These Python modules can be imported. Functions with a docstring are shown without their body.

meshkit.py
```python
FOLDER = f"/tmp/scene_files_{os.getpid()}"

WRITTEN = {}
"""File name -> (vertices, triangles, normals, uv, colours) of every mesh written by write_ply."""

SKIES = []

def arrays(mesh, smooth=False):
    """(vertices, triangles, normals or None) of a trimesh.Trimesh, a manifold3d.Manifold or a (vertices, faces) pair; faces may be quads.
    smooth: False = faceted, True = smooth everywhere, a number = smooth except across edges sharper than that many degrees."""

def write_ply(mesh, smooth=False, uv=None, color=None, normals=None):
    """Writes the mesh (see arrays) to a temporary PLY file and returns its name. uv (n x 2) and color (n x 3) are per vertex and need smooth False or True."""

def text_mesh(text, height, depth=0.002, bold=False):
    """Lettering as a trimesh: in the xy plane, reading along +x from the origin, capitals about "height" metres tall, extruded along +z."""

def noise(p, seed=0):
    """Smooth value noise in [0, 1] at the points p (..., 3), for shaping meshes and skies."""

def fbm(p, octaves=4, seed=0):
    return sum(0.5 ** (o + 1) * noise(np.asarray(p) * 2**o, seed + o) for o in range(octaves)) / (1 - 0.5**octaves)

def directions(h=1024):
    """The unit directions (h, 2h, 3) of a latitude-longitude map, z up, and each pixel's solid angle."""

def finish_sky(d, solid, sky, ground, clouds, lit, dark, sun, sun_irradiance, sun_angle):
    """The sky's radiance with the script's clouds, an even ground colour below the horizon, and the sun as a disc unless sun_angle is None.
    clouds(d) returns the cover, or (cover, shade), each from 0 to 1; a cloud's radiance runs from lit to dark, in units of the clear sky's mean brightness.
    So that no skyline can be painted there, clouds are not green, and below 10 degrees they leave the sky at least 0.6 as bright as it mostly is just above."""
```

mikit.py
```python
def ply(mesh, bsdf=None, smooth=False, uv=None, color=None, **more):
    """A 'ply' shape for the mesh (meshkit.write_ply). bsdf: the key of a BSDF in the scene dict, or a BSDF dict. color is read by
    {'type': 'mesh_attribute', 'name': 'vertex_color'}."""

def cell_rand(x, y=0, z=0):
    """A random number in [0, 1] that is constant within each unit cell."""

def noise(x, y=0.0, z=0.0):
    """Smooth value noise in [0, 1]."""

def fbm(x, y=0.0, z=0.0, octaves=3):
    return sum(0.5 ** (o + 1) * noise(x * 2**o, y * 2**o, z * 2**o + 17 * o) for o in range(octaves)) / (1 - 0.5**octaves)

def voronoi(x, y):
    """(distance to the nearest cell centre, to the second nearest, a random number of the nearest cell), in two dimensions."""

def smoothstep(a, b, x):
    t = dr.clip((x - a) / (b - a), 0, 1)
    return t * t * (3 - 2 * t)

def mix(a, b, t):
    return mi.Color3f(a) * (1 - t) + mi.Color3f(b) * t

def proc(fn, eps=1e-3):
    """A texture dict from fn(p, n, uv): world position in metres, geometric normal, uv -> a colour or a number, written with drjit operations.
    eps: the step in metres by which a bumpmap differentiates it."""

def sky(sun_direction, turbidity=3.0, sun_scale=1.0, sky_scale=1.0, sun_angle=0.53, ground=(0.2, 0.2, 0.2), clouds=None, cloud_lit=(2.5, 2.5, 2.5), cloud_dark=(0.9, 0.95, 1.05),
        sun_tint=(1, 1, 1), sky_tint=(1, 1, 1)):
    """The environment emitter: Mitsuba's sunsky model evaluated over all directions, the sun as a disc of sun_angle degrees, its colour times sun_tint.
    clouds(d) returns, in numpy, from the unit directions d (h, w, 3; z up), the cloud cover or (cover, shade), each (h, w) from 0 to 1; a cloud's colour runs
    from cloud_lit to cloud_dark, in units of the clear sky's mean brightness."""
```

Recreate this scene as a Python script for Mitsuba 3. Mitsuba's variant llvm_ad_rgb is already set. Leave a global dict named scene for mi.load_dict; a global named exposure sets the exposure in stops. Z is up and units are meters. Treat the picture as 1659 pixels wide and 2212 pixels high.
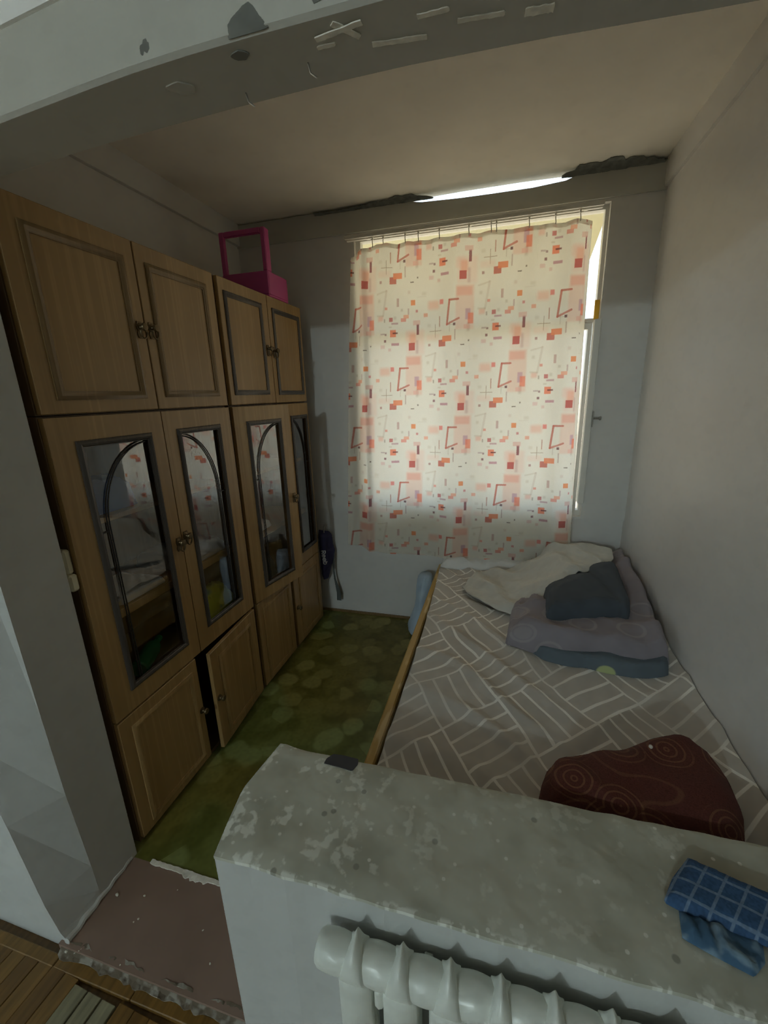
import math
import numpy as np, trimesh, drjit as dr, mitsuba as mi, mikit, meshkit
from shapely.geometry import Polygon, Point, box as sbox
import shapely
from scipy.spatial import Delaunay
from mikit import fbm, noise, voronoi, smoothstep, mix, cell_rand

T = mi.ScalarTransform4f
scene, labels = {}, {}

# ------------------------------------------------------------------ camera, sky, exposure
CAM = [1.158, -0.808, 1.504]
FWD = [-0.26341721, 0.92651714, -0.26865844]
UPV = [-0.04265783, 0.26703452, 0.96274237]
scene['camera'] = {'type': 'perspective', 'fov': 84.774, 'fov_axis': 'x', 'near_clip': 0.02, 'far_clip': 500.0,
                   'to_world': T().look_at(origin=CAM, target=[CAM[i] + FWD[i] for i in range(3)], up=UPV)}
# an even bright overcast sky, no sun disc
scene['sky'] = mikit.sky([0.3, 0.5, 0.75], turbidity=6.0, sky_scale=1.0, sun_angle=None, ground=(0.37, 0.36, 0.31),
                         clouds=lambda d: np.full(d.shape[:2], 0.85), cloud_lit=(0.80, 1.01, 1.13), cloud_dark=(1, 1, 1))
exposure = 3.5

# the bare ceiling bulb of the near room, behind the camera: the beam cuts its light off along the far walls
scene['ceiling_lamp__bulb'] = {'type': 'sphere', 'center': [.07, -4.0, 2.142], 'radius': .045,
                               'emitter': {'type': 'area', 'radiance': {'type': 'rgb', 'value': [79.0, 95.0, 98.0]}}}

# ------------------------------------------------------------------ helpers
def rgb(*c):
    return {'type': 'rgb', 'value': list(c)}

def mat(name, color, rough=0.6, spec=0.4, bump=None, bscale=1.0, metallic=0.0, **kw):
    d = {'type': 'principled', 'base_color': color if isinstance(color, dict) else rgb(*color), 'roughness': rough,
         'specular': spec, 'metallic': metallic, **kw}
    if bump is not None:
        d = {'type': 'bumpmap', 'arbitrary': bump, 'scale': bscale, 'bsdf': d}
    scene[name] = {'type': 'twosided', 'bsdf': d}
    return name

def add(key, mesh, bsdf, smooth=30, label=None, cat=None, group=None, kind=None, uv=None, **more):
    scene[key] = mikit.ply(mesh, bsdf, smooth=smooth, uv=uv, **more)
    tag(key, label, cat, group, kind)
    return key

def tag(key, label=None, cat=None, group=None, kind=None):
    d = {k: v for k, v in (('label', label), ('category', cat), ('group', group), ('kind', kind)) if v}
    if d:
        labels[key] = {**labels.get(key, {}), **d}
    return key

def num(base, i):
    return base if i == 0 else f'{base}_{i:03d}'

def cat_(*ms):
    return trimesh.util.concatenate([m for m in ms])

def bx(x0, x1, y0, y1, z0, z1, b=0.003):
    """box with chamfered edges"""
    b = min(b, 0.45 * min(x1 - x0, y1 - y0, z1 - z0))
    if b <= 0:
        return trimesh.creation.box(bounds=[[x0, y0, z0], [x1, y1, z1]])
    pts = []
    for X, sx in ((x0, 1), (x1, -1)):
        for Y, sy in ((y0, 1), (y1, -1)):
            for Z, sz in ((z0, 1), (z1, -1)):
                pts += [(X + sx * b, Y + sy * b, Z), (X + sx * b, Y, Z + sz * b), (X, Y + sy * b, Z + sz * b)]
    return trimesh.convex.convex_hull(np.array(pts))

def sweep(path, sec, closed=False, up=None):
    """sweep a 2D section (n,2) along a 3D path; closed section, capped"""
    p = np.asarray(path, float)
    sec = np.asarray(sec, float)
    n = len(sec)
    t = np.gradient(p, axis=0) if not closed else np.roll(p, -1, 0) - np.roll(p, 1, 0)
    t /= np.linalg.norm(t, axis=1, keepdims=True) + 1e-12
    vs, a_prev = [], None
    for i in range(len(p)):
        if up is not None:
            a = np.cross(np.asarray(up, float), t[i])
        elif a_prev is None:
            a = np.cross(t[i], [0, 0, 1] if abs(t[i][2]) < .9 else [1, 0, 0])
        else:
            a = a_prev - t[i] * (a_prev @ t[i])
        a /= np.linalg.norm(a) + 1e-12
        a_prev = a
        b = np.cross(t[i], a)
        vs.append(p[i] + sec[:, :1] * a + sec[:, 1:] * b)
    v = np.vstack(vs)
    f = []
    m = len(p)
    for i in range(m if closed else m - 1):
        j = (i + 1) % m
        for k in range(n):
            l = (k + 1) % n
            f += [[i * n + k, i * n + l, j * n + l], [i * n + k, j * n + l, j * n + k]]
    if not closed:
        c0, c1 = len(v), len(v) + 1
        v = np.vstack([v, p[0], p[-1]])
        for k in range(n):
            l = (k + 1) % n
            f += [[c0, l, k], [c1, (m - 1) * n + k, (m - 1) * n + l]]
    ms = trimesh.Trimesh(v, f, process=False)
    return ms

def circ(r, n=10, r2=None):
    a = np.arange(n) * 2 * math.pi / n
    return np.stack([r * np.cos(a), (r2 or r) * np.sin(a)], 1)

def tube(path, r, n=10, **k):
    return sweep(path, circ(r, n), **k)

def lathe(prof, n=20):
    return trimesh.creation.revolve(np.array(prof, float), sections=n)

def prism(poly, h):
    return trimesh.creation.extrude_polygon(poly, h, engine='earcut')

def xz_prism(poly, y0, y1):
    """polygon given in (x, z), extruded along y"""
    m = prism(poly, y1 - y0)
    v = np.array(m.vertices)
    return trimesh.Trimesh(np.stack([v[:, 0], y0 + v[:, 2], v[:, 1]], 1), m.faces[:, ::-1], process=False)

def yz_prism(poly, x0, x1):
    m = prism(poly, x1 - x0)
    v = np.array(m.vertices)
    return trimesh.Trimesh(np.stack([x0 + v[:, 2], v[:, 0], v[:, 1]], 1), m.faces, process=False)

def ring(y0, y1, z0, z1, w, h, x=0.0):
    """mitred picture-frame moulding in the yz plane, outer rectangle given, width w, standing h proud of x"""
    prof = [(0, 0), (0, .45 * h), (.18, .8 * h), (.45, h), (.72, .8 * h), (.85, .5 * h), (1, .4 * h), (1, 0)]
    vs = []
    for a, hh in prof:
        o = a * w
        vs.append([(x + hh, y0 + o, z0 + o), (x + hh, y1 - o, z0 + o), (x + hh, y1 - o, z1 - o), (x + hh, y0 + o, z1 - o)])
    v = np.array(vs).reshape(-1, 3)
    f = []
    n = len(prof)
    for i in range(n):
        j = (i + 1) % n
        for k in range(4):
            l = (k + 1) % 4
            a, b, c, d = i * 4 + k, i * 4 + l, j * 4 + l, j * 4 + k
            f += [[a, b, c], [a, c, d]]
    m = trimesh.Trimesh(v, f, process=False)
    if m.volume < 0:
        m.invert()
    return m

def rr(x0, x1, y0, y1, r=.01):
    return sbox(x0 + r, y0 + r, x1 - r, y1 - r).buffer(r, 4)

def slab(poly, edge, bot, th, closed=True, seed=0, jit=0.25):
    """A soft slab over the plan polygon: bot(x,y) its underside, th(x,y,d) its thickness (d = distance to the outline)."""
    rng = np.random.default_rng(seed)
    x0, y0, x1, y1 = poly.bounds
    gx, gy = np.meshgrid(np.arange(x0, x1, edge), np.arange(y0, y1, edge))
    g = np.stack([gx.ravel(), gy.ravel()], 1) + rng.uniform(-jit, jit, (gx.size, 2)) * edge
    inner = poly.buffer(-edge * .45)
    g = g[shapely.contains_xy(inner, g[:, 0], g[:, 1])]
    b = poly.exterior
    nb = max(8, int(b.length / edge))
    bp = np.array([b.interpolate(i / nb, normalized=True).coords[0] for i in range(nb)])
    p = np.vstack([bp, g])
    tri = Delaunay(p).simplices
    c = p[tri].mean(1)
    tri = tri[shapely.contains_xy(poly, c[:, 0], c[:, 1])]
    a = np.cross(p[tri[:, 1]] - p[tri[:, 0]], p[tri[:, 2]] - p[tri[:, 0]])
    tri[a < 0] = tri[a < 0][:, ::-1]
    tri = tri[np.abs(a) > 1e-12]
    d = shapely.distance(shapely.points(p), b)
    zb = bot(p[:, 0], p[:, 1])
    zt = zb + th(p[:, 0], p[:, 1], d)
    n = len(p)
    v = np.vstack([np.c_[p, zt], np.c_[p, zb]])
    e = np.vstack([tri[:, [0, 1]], tri[:, [1, 2]], tri[:, [2, 0]]])
    have = {(int(q), int(r)) for q, r in e}
    side = []
    for q, r in have:
        if (r, q) not in have:
            side += [[q, n + q, n + r], [q, n + r, r]]
    f = np.vstack([tri, tri[:, ::-1] + n] + ([np.array(side)] if side else []))
    return trimesh.Trimesh(v, f, process=False)

def nz(x, y, s, seed=0, o=3):
    return meshkit.fbm(np.stack([x * s, y * s, np.zeros_like(x) + seed * 7.3], -1), o, seed) - .5

def puffy(r, t, p=.5):
    return lambda x, y, d: t * np.clip(1 - (1 - np.clip(d / r, 0, 1)) ** 2, 0, 1) ** p + .002

# ------------------------------------------------------------------ materials
def col(fn):
    return mikit.proc(fn)

plaster_bump = mikit.proc(lambda p, n, uv: fbm(p.x * 22, p.y * 22, p.z * 22, 3) * .002 + noise(p.x * 5, p.y * 5, p.z * 5) * .002)

def wallcol(c, v=.06):
    def fn(p, n, uv):
        a = fbm(p.x * 6 + 3, p.y * 6, p.z * 6, 3)
        s = smoothstep(.66, .74, noise(p.x * 31, p.y * 31, p.z * 31)) * .02
        return mi.Color3f(*c) * (1 - v + 2 * v * a - s)
    return col(fn)

mat('paint_wall', wallcol((.56, .555, .53)), .5, .35, plaster_bump)
mat('paint_gloss', wallcol((.56, .55, .52), .04), .38, .45, plaster_bump)
mat('paint_ceiling', wallcol((.76, .725, .64)), .7, .2, plaster_bump)
mat('paint_beam', wallcol((.45, .45, .405)), .55, .3, plaster_bump)
mat('paint_near', wallcol((.60, .61, .60)), .6, .3)
mat('paint_parapet', wallcol((.475, .485, .465)), .5, .3, plaster_bump)
mat('near_wall_dark', wallcol((.24, .20, .16)), .8, .2)  # dark tone invented for an unseen wall, to cut bounce on the low doors
mat('frame_white', wallcol((.78, .79, .77)), .5, .3)
mat('plaster_raw', col(lambda p, n, uv: mi.Color3f(.62, .60, .53) * (.7 + .6 * fbm(p.x * 60, p.y * 60, p.z * 60, 3))), .9, .1)
mat('crack_grey', col(lambda p, n, uv: mi.Color3f(.17, .18, .165) * (.55 + .9 * fbm(p.x * 50, p.y * 50, p.z * 50, 3))), .95, .05)
mat('added_wall_ochre', wallcol((.58, .45, .25)), .9, .1)
mat('putty', col(lambda p, n, uv: mi.Color3f(.17, .175, .16) * (.7 + .6 * fbm(p.x * 40, p.y * 40, p.z * 40, 3))), .9, .1)

def parapet_top(p, n, uv):
    a = fbm(p.x * 9, p.y * 9, 3, 4)
    b = .6 * fbm(p.x * 26 + 9, p.y * 26, 1, 3) + .4 * fbm(p.x * 75, p.y * 75, 5, 3)
    base = mix((.345, .345, .28), (.45, .45, .375), smoothstep(.3, .7, a))
    # scraped patches down to pale filler, denser where the paint has come off at the free end
    dens = smoothstep(.0, 1.0, (1.15 - p.x) / .6)
    w = smoothstep(.585 - .06 * dens, .69 - .05 * dens, b) * (.25 + .6 * dens)
    base = mix(base, (.70, .71, .64), w)
    base = mix(base, (.68, .69, .63), smoothstep(-.276, -.283, p.y) * smoothstep(.50, .60, .5 * fbm(p.x * 34, p.y * 50, 2, 3) + .5 * fbm(p.x * 130, p.y * 130, 4, 2)) * .8)
    f1, f2, r = voronoi(p.x * 11 + 2, p.y * 11)
    sp = smoothstep(.085, .05, f1) * dr.select(r > .74, 1.0, 0.0)
    base = mix(base, (.20, .20, .165), sp * .75)
    f1, f2, r = voronoi(p.x * 30 + 7, p.y * 30 + 1)
    sp = smoothstep(.13, .08, f1) * dr.select(r > .86, 1.0, 0.0)
    return mix(base, (.66, .66, .60), sp * .8)
mat('parapet_top', col(parapet_top), .75, .25, mikit.proc(lambda p, n, uv: fbm(p.x * 18, p.y * 18, 0, 4) * .008), 1.0)

def lino(p, n, uv):
    x, y = p.x, p.y
    wx, wy = x + .03 * noise(x * 9, y * 9), y + .03 * noise(x * 9 + 5, y * 9)
    f1, f2, r = voronoi(wx * 8.5, wy * 8.5)
    stone = smoothstep(.52, .34, f1 + .10 * (noise(x * 30, y * 30) - .5))
    g = mix((.080, .094, .018), (.122, .142, .036), smoothstep(.3, .7, fbm(x * 12, y * 12, 2, 3)))
    s = mix((.105, .128, .030), (.195, .235, .085), r)
    c = mix(g, s, stone * (.15 + .75 * smoothstep(.25, .6, r)))
    br = smoothstep(.42, .62, fbm(x * 3.0 + 4, y * 3.0 + 1, 0, 2))
    return mix(c, c * mi.Color3f(1.12, .80, .62), br * .8) * (.9 + .2 * noise(x * 90, y * 90))
mat('lino', col(lino), .42, .4)

mat('brown_paint', col(lambda p, n, uv: mi.Color3f(.205, .140, .108) * (.88 + .24 * fbm(p.x * 8, p.y * 8, p.z * 8, 3))), .55, .35)
mat('concrete', col(lambda p, n, uv: mix((.13, .105, .075), (.26, .24, .20), smoothstep(.42, .6, fbm(p.x * 40, p.y * 40, p.z * 40, 3)))), .9, .1,
    mikit.proc(lambda p, n, uv: fbm(p.x * 60, p.y * 60, 0, 3) * .01))

def parquet(c):
    def fn(p, n, uv):
        g = fbm(p.x * 90, p.y * 9, 1, 3)
        return mi.Color3f(*c) * (.65 + .7 * g)
    return col(fn)
mat('parquet_dark', parquet((.125, .063, .012)), .35, .5)
mat('parquet_mid', parquet((.155, .083, .018)), .35, .5)
mat('parquet_pale', parquet((.20, .185, .115)), .6, .3)

def woodfn(c1, c2, s=1.0):
    def fn(p, n, uv):
        u = (p.y + p.x * 1.3) * s
        g = fbm(u * 110, p.x * 4, p.z * 2.2, 3)
        h = noise(u * 9 + 1.2 * noise(u * 3, 0, p.z * 1.3), 0, p.z * .9)
        st = smoothstep(.45, .8, g) * .5 + .5 * smoothstep(.3, .75, h)
        return mix(c1, c2, st)
    return fn
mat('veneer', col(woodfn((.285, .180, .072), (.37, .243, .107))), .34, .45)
mat('veneer_body_shaded', col(woodfn((.12, .075, .036), (.16, .10, .05))), .45, .4)  # door veneer darkened: the shade inside the cabinets is put into the colour
mat('mould_brown', col(woodfn((.15, .095, .035), (.21, .135, .06))), .35, .5)
mat('mould_dark', col(woodfn((.042, .036, .031), (.068, .058, .050))), .35, .5)
mat('mould_black', col(woodfn((.040, .036, .032), (.06, .053, .047))), .35, .5)
mat('arch_strip', (.022, .02, .018), .4, .4)
mat('bronze', (.12, .085, .04), .4, .5, metallic=.6)
scene['pane'] = {'type': 'thindielectric', 'int_ior': 1.5}
scene['cabinet_pane'] = {'type': 'thindielectric', 'int_ior': 2.1}
mat('plastic_pink', (.46, .07, .235), .4, .5)
mat('plastic_ivory', (.60, .57, .42), .4, .5)
mat('socket_hole', (.03, .03, .03), .5, .3)
mat('white_enamel', col(lambda p, n, uv: mi.Color3f(.64, .67, .61) * (.9 + .16 * fbm(p.x * 30, p.y * 30, p.z * 30, 2))), .3, .5,
    mikit.proc(lambda p, n, uv: fbm(p.x * 45, p.y * 45, p.z * 45, 2) * .003))
mat('rad_black', (.05, .055, .05), .6, .3)
mat('frame_paint', wallcol((.60, .60, .56)), .4, .45)
mat('steel', (.30, .30, .28), .35, .5, metallic=.8)
mat('rail_white', (.60, .58, .52), .4, .4)
mat('orange_thing', (.75, .42, .03), .5, .4)
mat('tape_white', col(lambda p, n, uv: mi.Color3f(.80, .79, .70) * (.75 + .4 * fbm(p.x * 90, p.y * 90, 0, 3))), .7, .2)
mat('tape_black', (.045, .045, .05), .6, .3)
mat('bed_wood', col(lambda p, n, uv: mix((.42, .27, .075), (.58, .44, .22), smoothstep(.5, .62, fbm(p.x * 30, p.y * 7, p.z * 20, 3)))), .45, .4)
mat('navy', (.028, .026, .075), .6, .3)
mat('maroon_panel', (.10, .045, .06), .6, .3)
mat('strap_grey', (.10, .115, .11), .8, .2)
mat('letter_white', (.62, .62, .64), .6, .2)
mat('blue_film', col(lambda p, n, uv: mix((.30, .40, .52), (.46, .56, .64), fbm(p.x * 30, p.y * 30, p.z * 14, 3))), .3, .5)

# ---- printed curtain
PX, PZ = .545, .332
SX, SZ = PX / 220, PZ / 125
EL = [  # dx0, dx1, dy0, dy1 (print units from the bracket's corner), colour, opacity, softness
    (13, 50, -25, 56, (.86, .50, .40), .42, 3), (15, 46, -22, -6, (.82, .36, .28), .50, 3), (16, 55, -75, -26, (.90, .55, .48), .30, 5),
    (22, 36, -68, -48, (.88, .36, .22), .55, 4), (20, 34, -50, -35, (.55, .13, .12), .92, .8), (36, 42, -55, -28, (.45, .25, .25), .35, 3),
    (33, 43, 18, 38, (.52, .30, .42), .62, 1.5), (38, 49, 26, 46, (.88, .27, .17), .78, 1.5), (36, 42, 44, 60, (.40, .28, .22), .35, 3),
    (38, 43.5, -86, -65, (.30, .10, .12), .88, .6), (87, 102, -52, -39, (.60, .20, .16), .92, .7), (95, 115, -59, -48, (.85, .32, .18), .92, .7),
    (118, 123, -82, -77, (.20, .10, .11), .9, .6), (121, 123.5, -70, -50, (.45, .33, .30), .6, .6), (134, 142, -41, -39, (.2, .16, .14), .85, .6),
    (149, 152, -49, -46, (.22, .18, .15), .85, .6), (103, 108, -12, 4, (.52, .32, .30), .65, .8), (135, 145, -7, 3, (.85, .34, .16), .92, .7),
    (96, 102, 22, 28, (.55, .5, .42), .4, 2), (86, 94, 24, 32, (.58, .18, .18), .85, .8), (74, 77, 26, 33, (.42, .36, .30), .7, .8),
    (91, 106, 34, 37.5, (.50, .28, .33), .7, .8), (85, 92, 41, 44, (.6, .54, .44), .5, 1.2), (88, 101, 48, 62, (.86, .28, .17), .9, .9),
    (94, 105, 53, 56, (.25, .10, .10), .9, .6), (74, 79, 67, 72, (.28, .14, .16), .85, .6), (91, 108, 74, 79, (.52, .24, .32), .75, .8),
    (84, 90, 84, 90, (.70, .45, .42), .5, 1.5), (140, 156, 32, 41, (.78, .50, .45), .65, 1), (-22, -19.8, 28, 48, (.50, .28, .22), .75, .5),
    (-31, -29.6, 42, 68, (.42, .34, .26), .7, .5), (-43, -17, 54.6, 56, (.42, .34, .26), .7, .5), (-46, -22, -2, 14, (.88, .45, .34), .5, 5),
    (-21, -13, -3, 6, (.80, .22, .20), .8, 1.2), (103, 118, -79.6, -78.4, (.5, .44, .36), .45, .5), (110, 111.4, -86, -66, (.5, .44, .36), .45, .5),
    (60, 66, -12, -6, (.55, .5, .4), .35, 2), (160, 170, -20, -14, (.6, .55, .45), .3, 2.5), (150, 170, -12, -11, (.55, .5, .42), .3, .6),
    (112, 117, 8, 13, (.5, .46, .38), .4, 1.5), (62, 70, -84, -78, (.6, .55, .45), .3, 2), (128, 134, -25, -19, (.6, .45, .4), .3, 2),
    (140, 152, -78, -70, (.84, .50, .44), .6, 1), (60, 72, 20, 30, (.86, .45, .36), .5, 3), (112, 124, 26, 33, (.80, .30, .24), .75, .8), (118, 130, 20, 27, (.88, .42, .28), .75, .8),
    (64, 69, -46, -41, (.40, .2, .2), .7, .7), (128, 131, 8, 20, (.5, .34, .34), .6, .7), (-44, -34, -48, -41, (.75, .48, .48), .5, 1), (-34, -30, -70, -66, (.3, .16, .18), .75, .7),
    (146, 151, 12, 17, (.62, .18, .2), .7, .8), (76, 82, 4, 9, (.78, .28, .22), .7, .8), (-56, -47, 20, 27, (.84, .38, .26), .7, .9), (60, 90, -64, -52, (.90, .62, .54), .3, 4),
    (66, 76, 54, 57, (.45, .34, .36), .6, .8), (122, 142, 52, 70, (.90, .58, .50), .32, 4)]
SEG = [(0, 0, -5, 45, 2.0, (.58, .20, .16), .85), (0, 0, 18, 0, 1.9, (.58, .20, .16), .85), (-5, 45, 20, 35, 1.9, (.58, .20, .16), .8),
       (58, -22, 80, -27, 1.6, (.55, .48, .38), .3), (80, -27, 72, 20, 2.2, (.55, .45, .38), .3), (72, 20, 58, 19, 1.6, (.55, .48, .38), .3)]
def wraps(x0, x1, y0, y1):
    for j in (-1, 0, 1):
        for i in (-2, -1, 0, 1, 2):
            ox, oy = 220 * i + 110 * j, 125 * j
            if x1 + ox > -60 and x0 + ox < 160 and y1 + oy > -86 and y0 + oy < 39:
                yield ox, oy

def curtain_col(p, n, uv):
    U, V = uv.x, uv.y
    row = dr.floor(((1.977 - V) / SZ + 86) / 125)
    dy = (1.977 - V) / SZ + 86 - row * 125 - 86
    x = (U - .838) / SX - row * 110 + 60
    dx = x - dr.floor(x / 220) * 220 - 60
    c = mi.Color3f(.86, .84, .765) * (.97 + .05 * noise(U * 900, V * 900))
    for x0, x1, y0, y1, k, a, s in EL:
        for ox, oy in wraps(x0 - s, x1 + s, y0 - s, y1 + s):
            m = smoothstep(-s, s, dx - x0 - ox) * smoothstep(-s, s, x1 + ox - dx) * smoothstep(-s, s, dy - y0 - oy) * smoothstep(-s, s, y1 + oy - dy)
            c = mix(c, k, m * a)
    for ax, ay, bx_, by_, w, k, a in SEG:
        for ox, oy in wraps(min(ax, bx_) - w, max(ax, bx_) + w, min(ay, by_) - w, max(ay, by_) + w):
            ux, uy = bx_ - ax, by_ - ay
            t = dr.clip(((dx - ax - ox) * ux + (dy - ay - oy) * uy) / (ux * ux + uy * uy), 0, 1)
            d = dr.sqrt(dr.square(dx - ax - ox - ux * t) + dr.square((dy - ay - oy - uy * t)))
            c = mix(c, k, smoothstep(w + .5, w - .5, d) * a)
    return c
scene['curtain_cloth'] = {'type': 'principledthin', 'base_color': col(curtain_col), 'roughness': .7, 'diff_trans': 1.12, 'spec_trans': 0.0, 'eta': 1.2}

# ---- bed sheet: basket weave of white lines turned 40 degrees
def sheet_col(p, n, uv):
    a = math.radians(38)
    wx = p.x + .022 * (noise(p.x * 5, p.y * 5, 4) - .5) * 2
    wy = p.y + .022 * (noise(p.x * 5 + 7, p.y * 5, 8) - .5) * 2
    u = (wx * math.cos(a) + wy * math.sin(a) * .82) / .205 + .3
    v = (-wx * math.sin(a) + wy * math.cos(a) * .82) / .205 + .1
    iu, iv = dr.floor(u), dr.floor(v)
    fu, fv = u - iu, v - iv
    odd = (iu + iv) - 2 * dr.floor((iu + iv) / 2)
    q = dr.select(odd > .5, fu, fv) * 4
    q = dr.abs(q - dr.floor(q + .5))
    o = dr.select(odd > .5, fv, fu)
    e = dr.minimum(o, 1 - o) * 4
    l = dr.maximum(smoothstep(.105, .06, q), smoothstep(.09, .05, e))
    fade = .5 + .5 * smoothstep(.35, .6, fbm(p.x * 4 + 2, p.y * 4, 3, 2))
    g = mi.Color3f(.45, .425, .385) * (.93 + .14 * fbm(p.x * 25, p.y * 25, 0, 2))
    return mix(g, (.78, .76, .71), l * fade)
mat('sheet_cloth', col(sheet_col), .9, .1, sheen=.3)
mat('cloth_white', col(lambda p, n, uv: mi.Color3f(.68, .69, .68) * (.92 + .12 * fbm(p.x * 20, p.y * 20, 0, 2))), .9, .1)
mat('cloth_cream', col(lambda p, n, uv: mi.Color3f(.52, .52, .48) * (.88 + .2 * fbm(p.x * 30, p.y * 30, 0, 3))), .9, .1)
def mauve(p, n, uv):
    f1, f2, r = voronoi(p.x * 6, (p.y + p.z) * 6)
    l = smoothstep(.05, .02, dr.abs(f1 - .28)) * .35 + smoothstep(.14, .08, dr.abs(f1 - .1)) * .25 * dr.select(r > .4, 1.0, 0.0)
    return mix((.225, .205, .225), (.37, .345, .335), l) * (.85 + .3 * fbm(p.x * 14, p.y * 14, p.z * 14, 3))
mat('blanket_mauve', col(mauve), .9, .1, sheen=.4)
def slate(p, n, uv):
    f1, f2, r = voronoi(p.x * 7 + 3, (p.y + p.z) * 7)
    c = mi.Color3f(.105, .13, .15) * (.8 + .4 * fbm(p.x * 14, p.y * 14, p.z * 14, 3))
    c = mix(c, (.15, .24, .25), smoothstep(.30, .24, f1) * dr.select(r < .35, 1.0, 0.0) * .7)
    return mix(c, (.40, .45, .22), smoothstep(.26, .2, f1) * dr.select(r > .82, 1.0, 0.0))
mat('blanket_slate', col(slate), .9, .1, sheen=.3)
mat('cloth_charcoal', col(lambda p, n, uv: mi.Color3f(.062, .074, .088) * (.8 + .4 * fbm(p.x * 20, p.y * 20, p.z * 20, 3))), .85, .15, sheen=.3)
def cushion_col(p, n, uv):
    x, y = p.x + .01 * noise(p.x * 20, p.y * 20), p.y * 1.0 + p.z * .6
    f1, f2, r = voronoi(x * 8.2, y * 8.2)
    rings = dr.sin((f1 + .16 * fbm(x * 14, y * 14, r * 9, 2)) * 46 + r * 6)
    g = smoothstep(.45, .85, rings) * smoothstep(.52, .40, f1)
    vine = smoothstep(.022, .008, dr.abs(fbm(x * 6.5, y * 6.5, 3, 2) - .5)) * .6
    wv = .8 + .4 * noise(p.x * 400, p.y * 400, p.z * 400)
    return mix((.078, .022, .017), (.17, .085, .042), dr.clip(g * .6 + vine * .6, 0, 1)) * wv
mat('cushion_cloth', col(cushion_col), .8, .2, sheen=.5)
mat('button_pale', (.5, .46, .4), .5, .4)
def checks(p, n, uv):
    a = math.radians(-22)
    u = (.8 * p.x - .6 * p.y) / .029
    v = (.288 * p.x + .957 * p.y) / .033 + .35
    l = dr.maximum(smoothstep(.10, .05, dr.abs(u - dr.floor(u + .5))), smoothstep(.10, .05, dr.abs(v - dr.floor(v + .5))))
    return mix((.040, .088, .180), (.20, .27, .36), l * .6) * (.85 + .3 * noise(p.x * 300, p.y * 300, 0))
mat('cloth_check', col(checks), .85, .15)
mat('cloth_blueflap', col(lambda p, n, uv: mix((.055, .115, .19), (.17, .25, .32), smoothstep(.5, .7, fbm(p.x * 40, p.y * 40, p.z * 40, 3)))), .85, .15)
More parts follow.
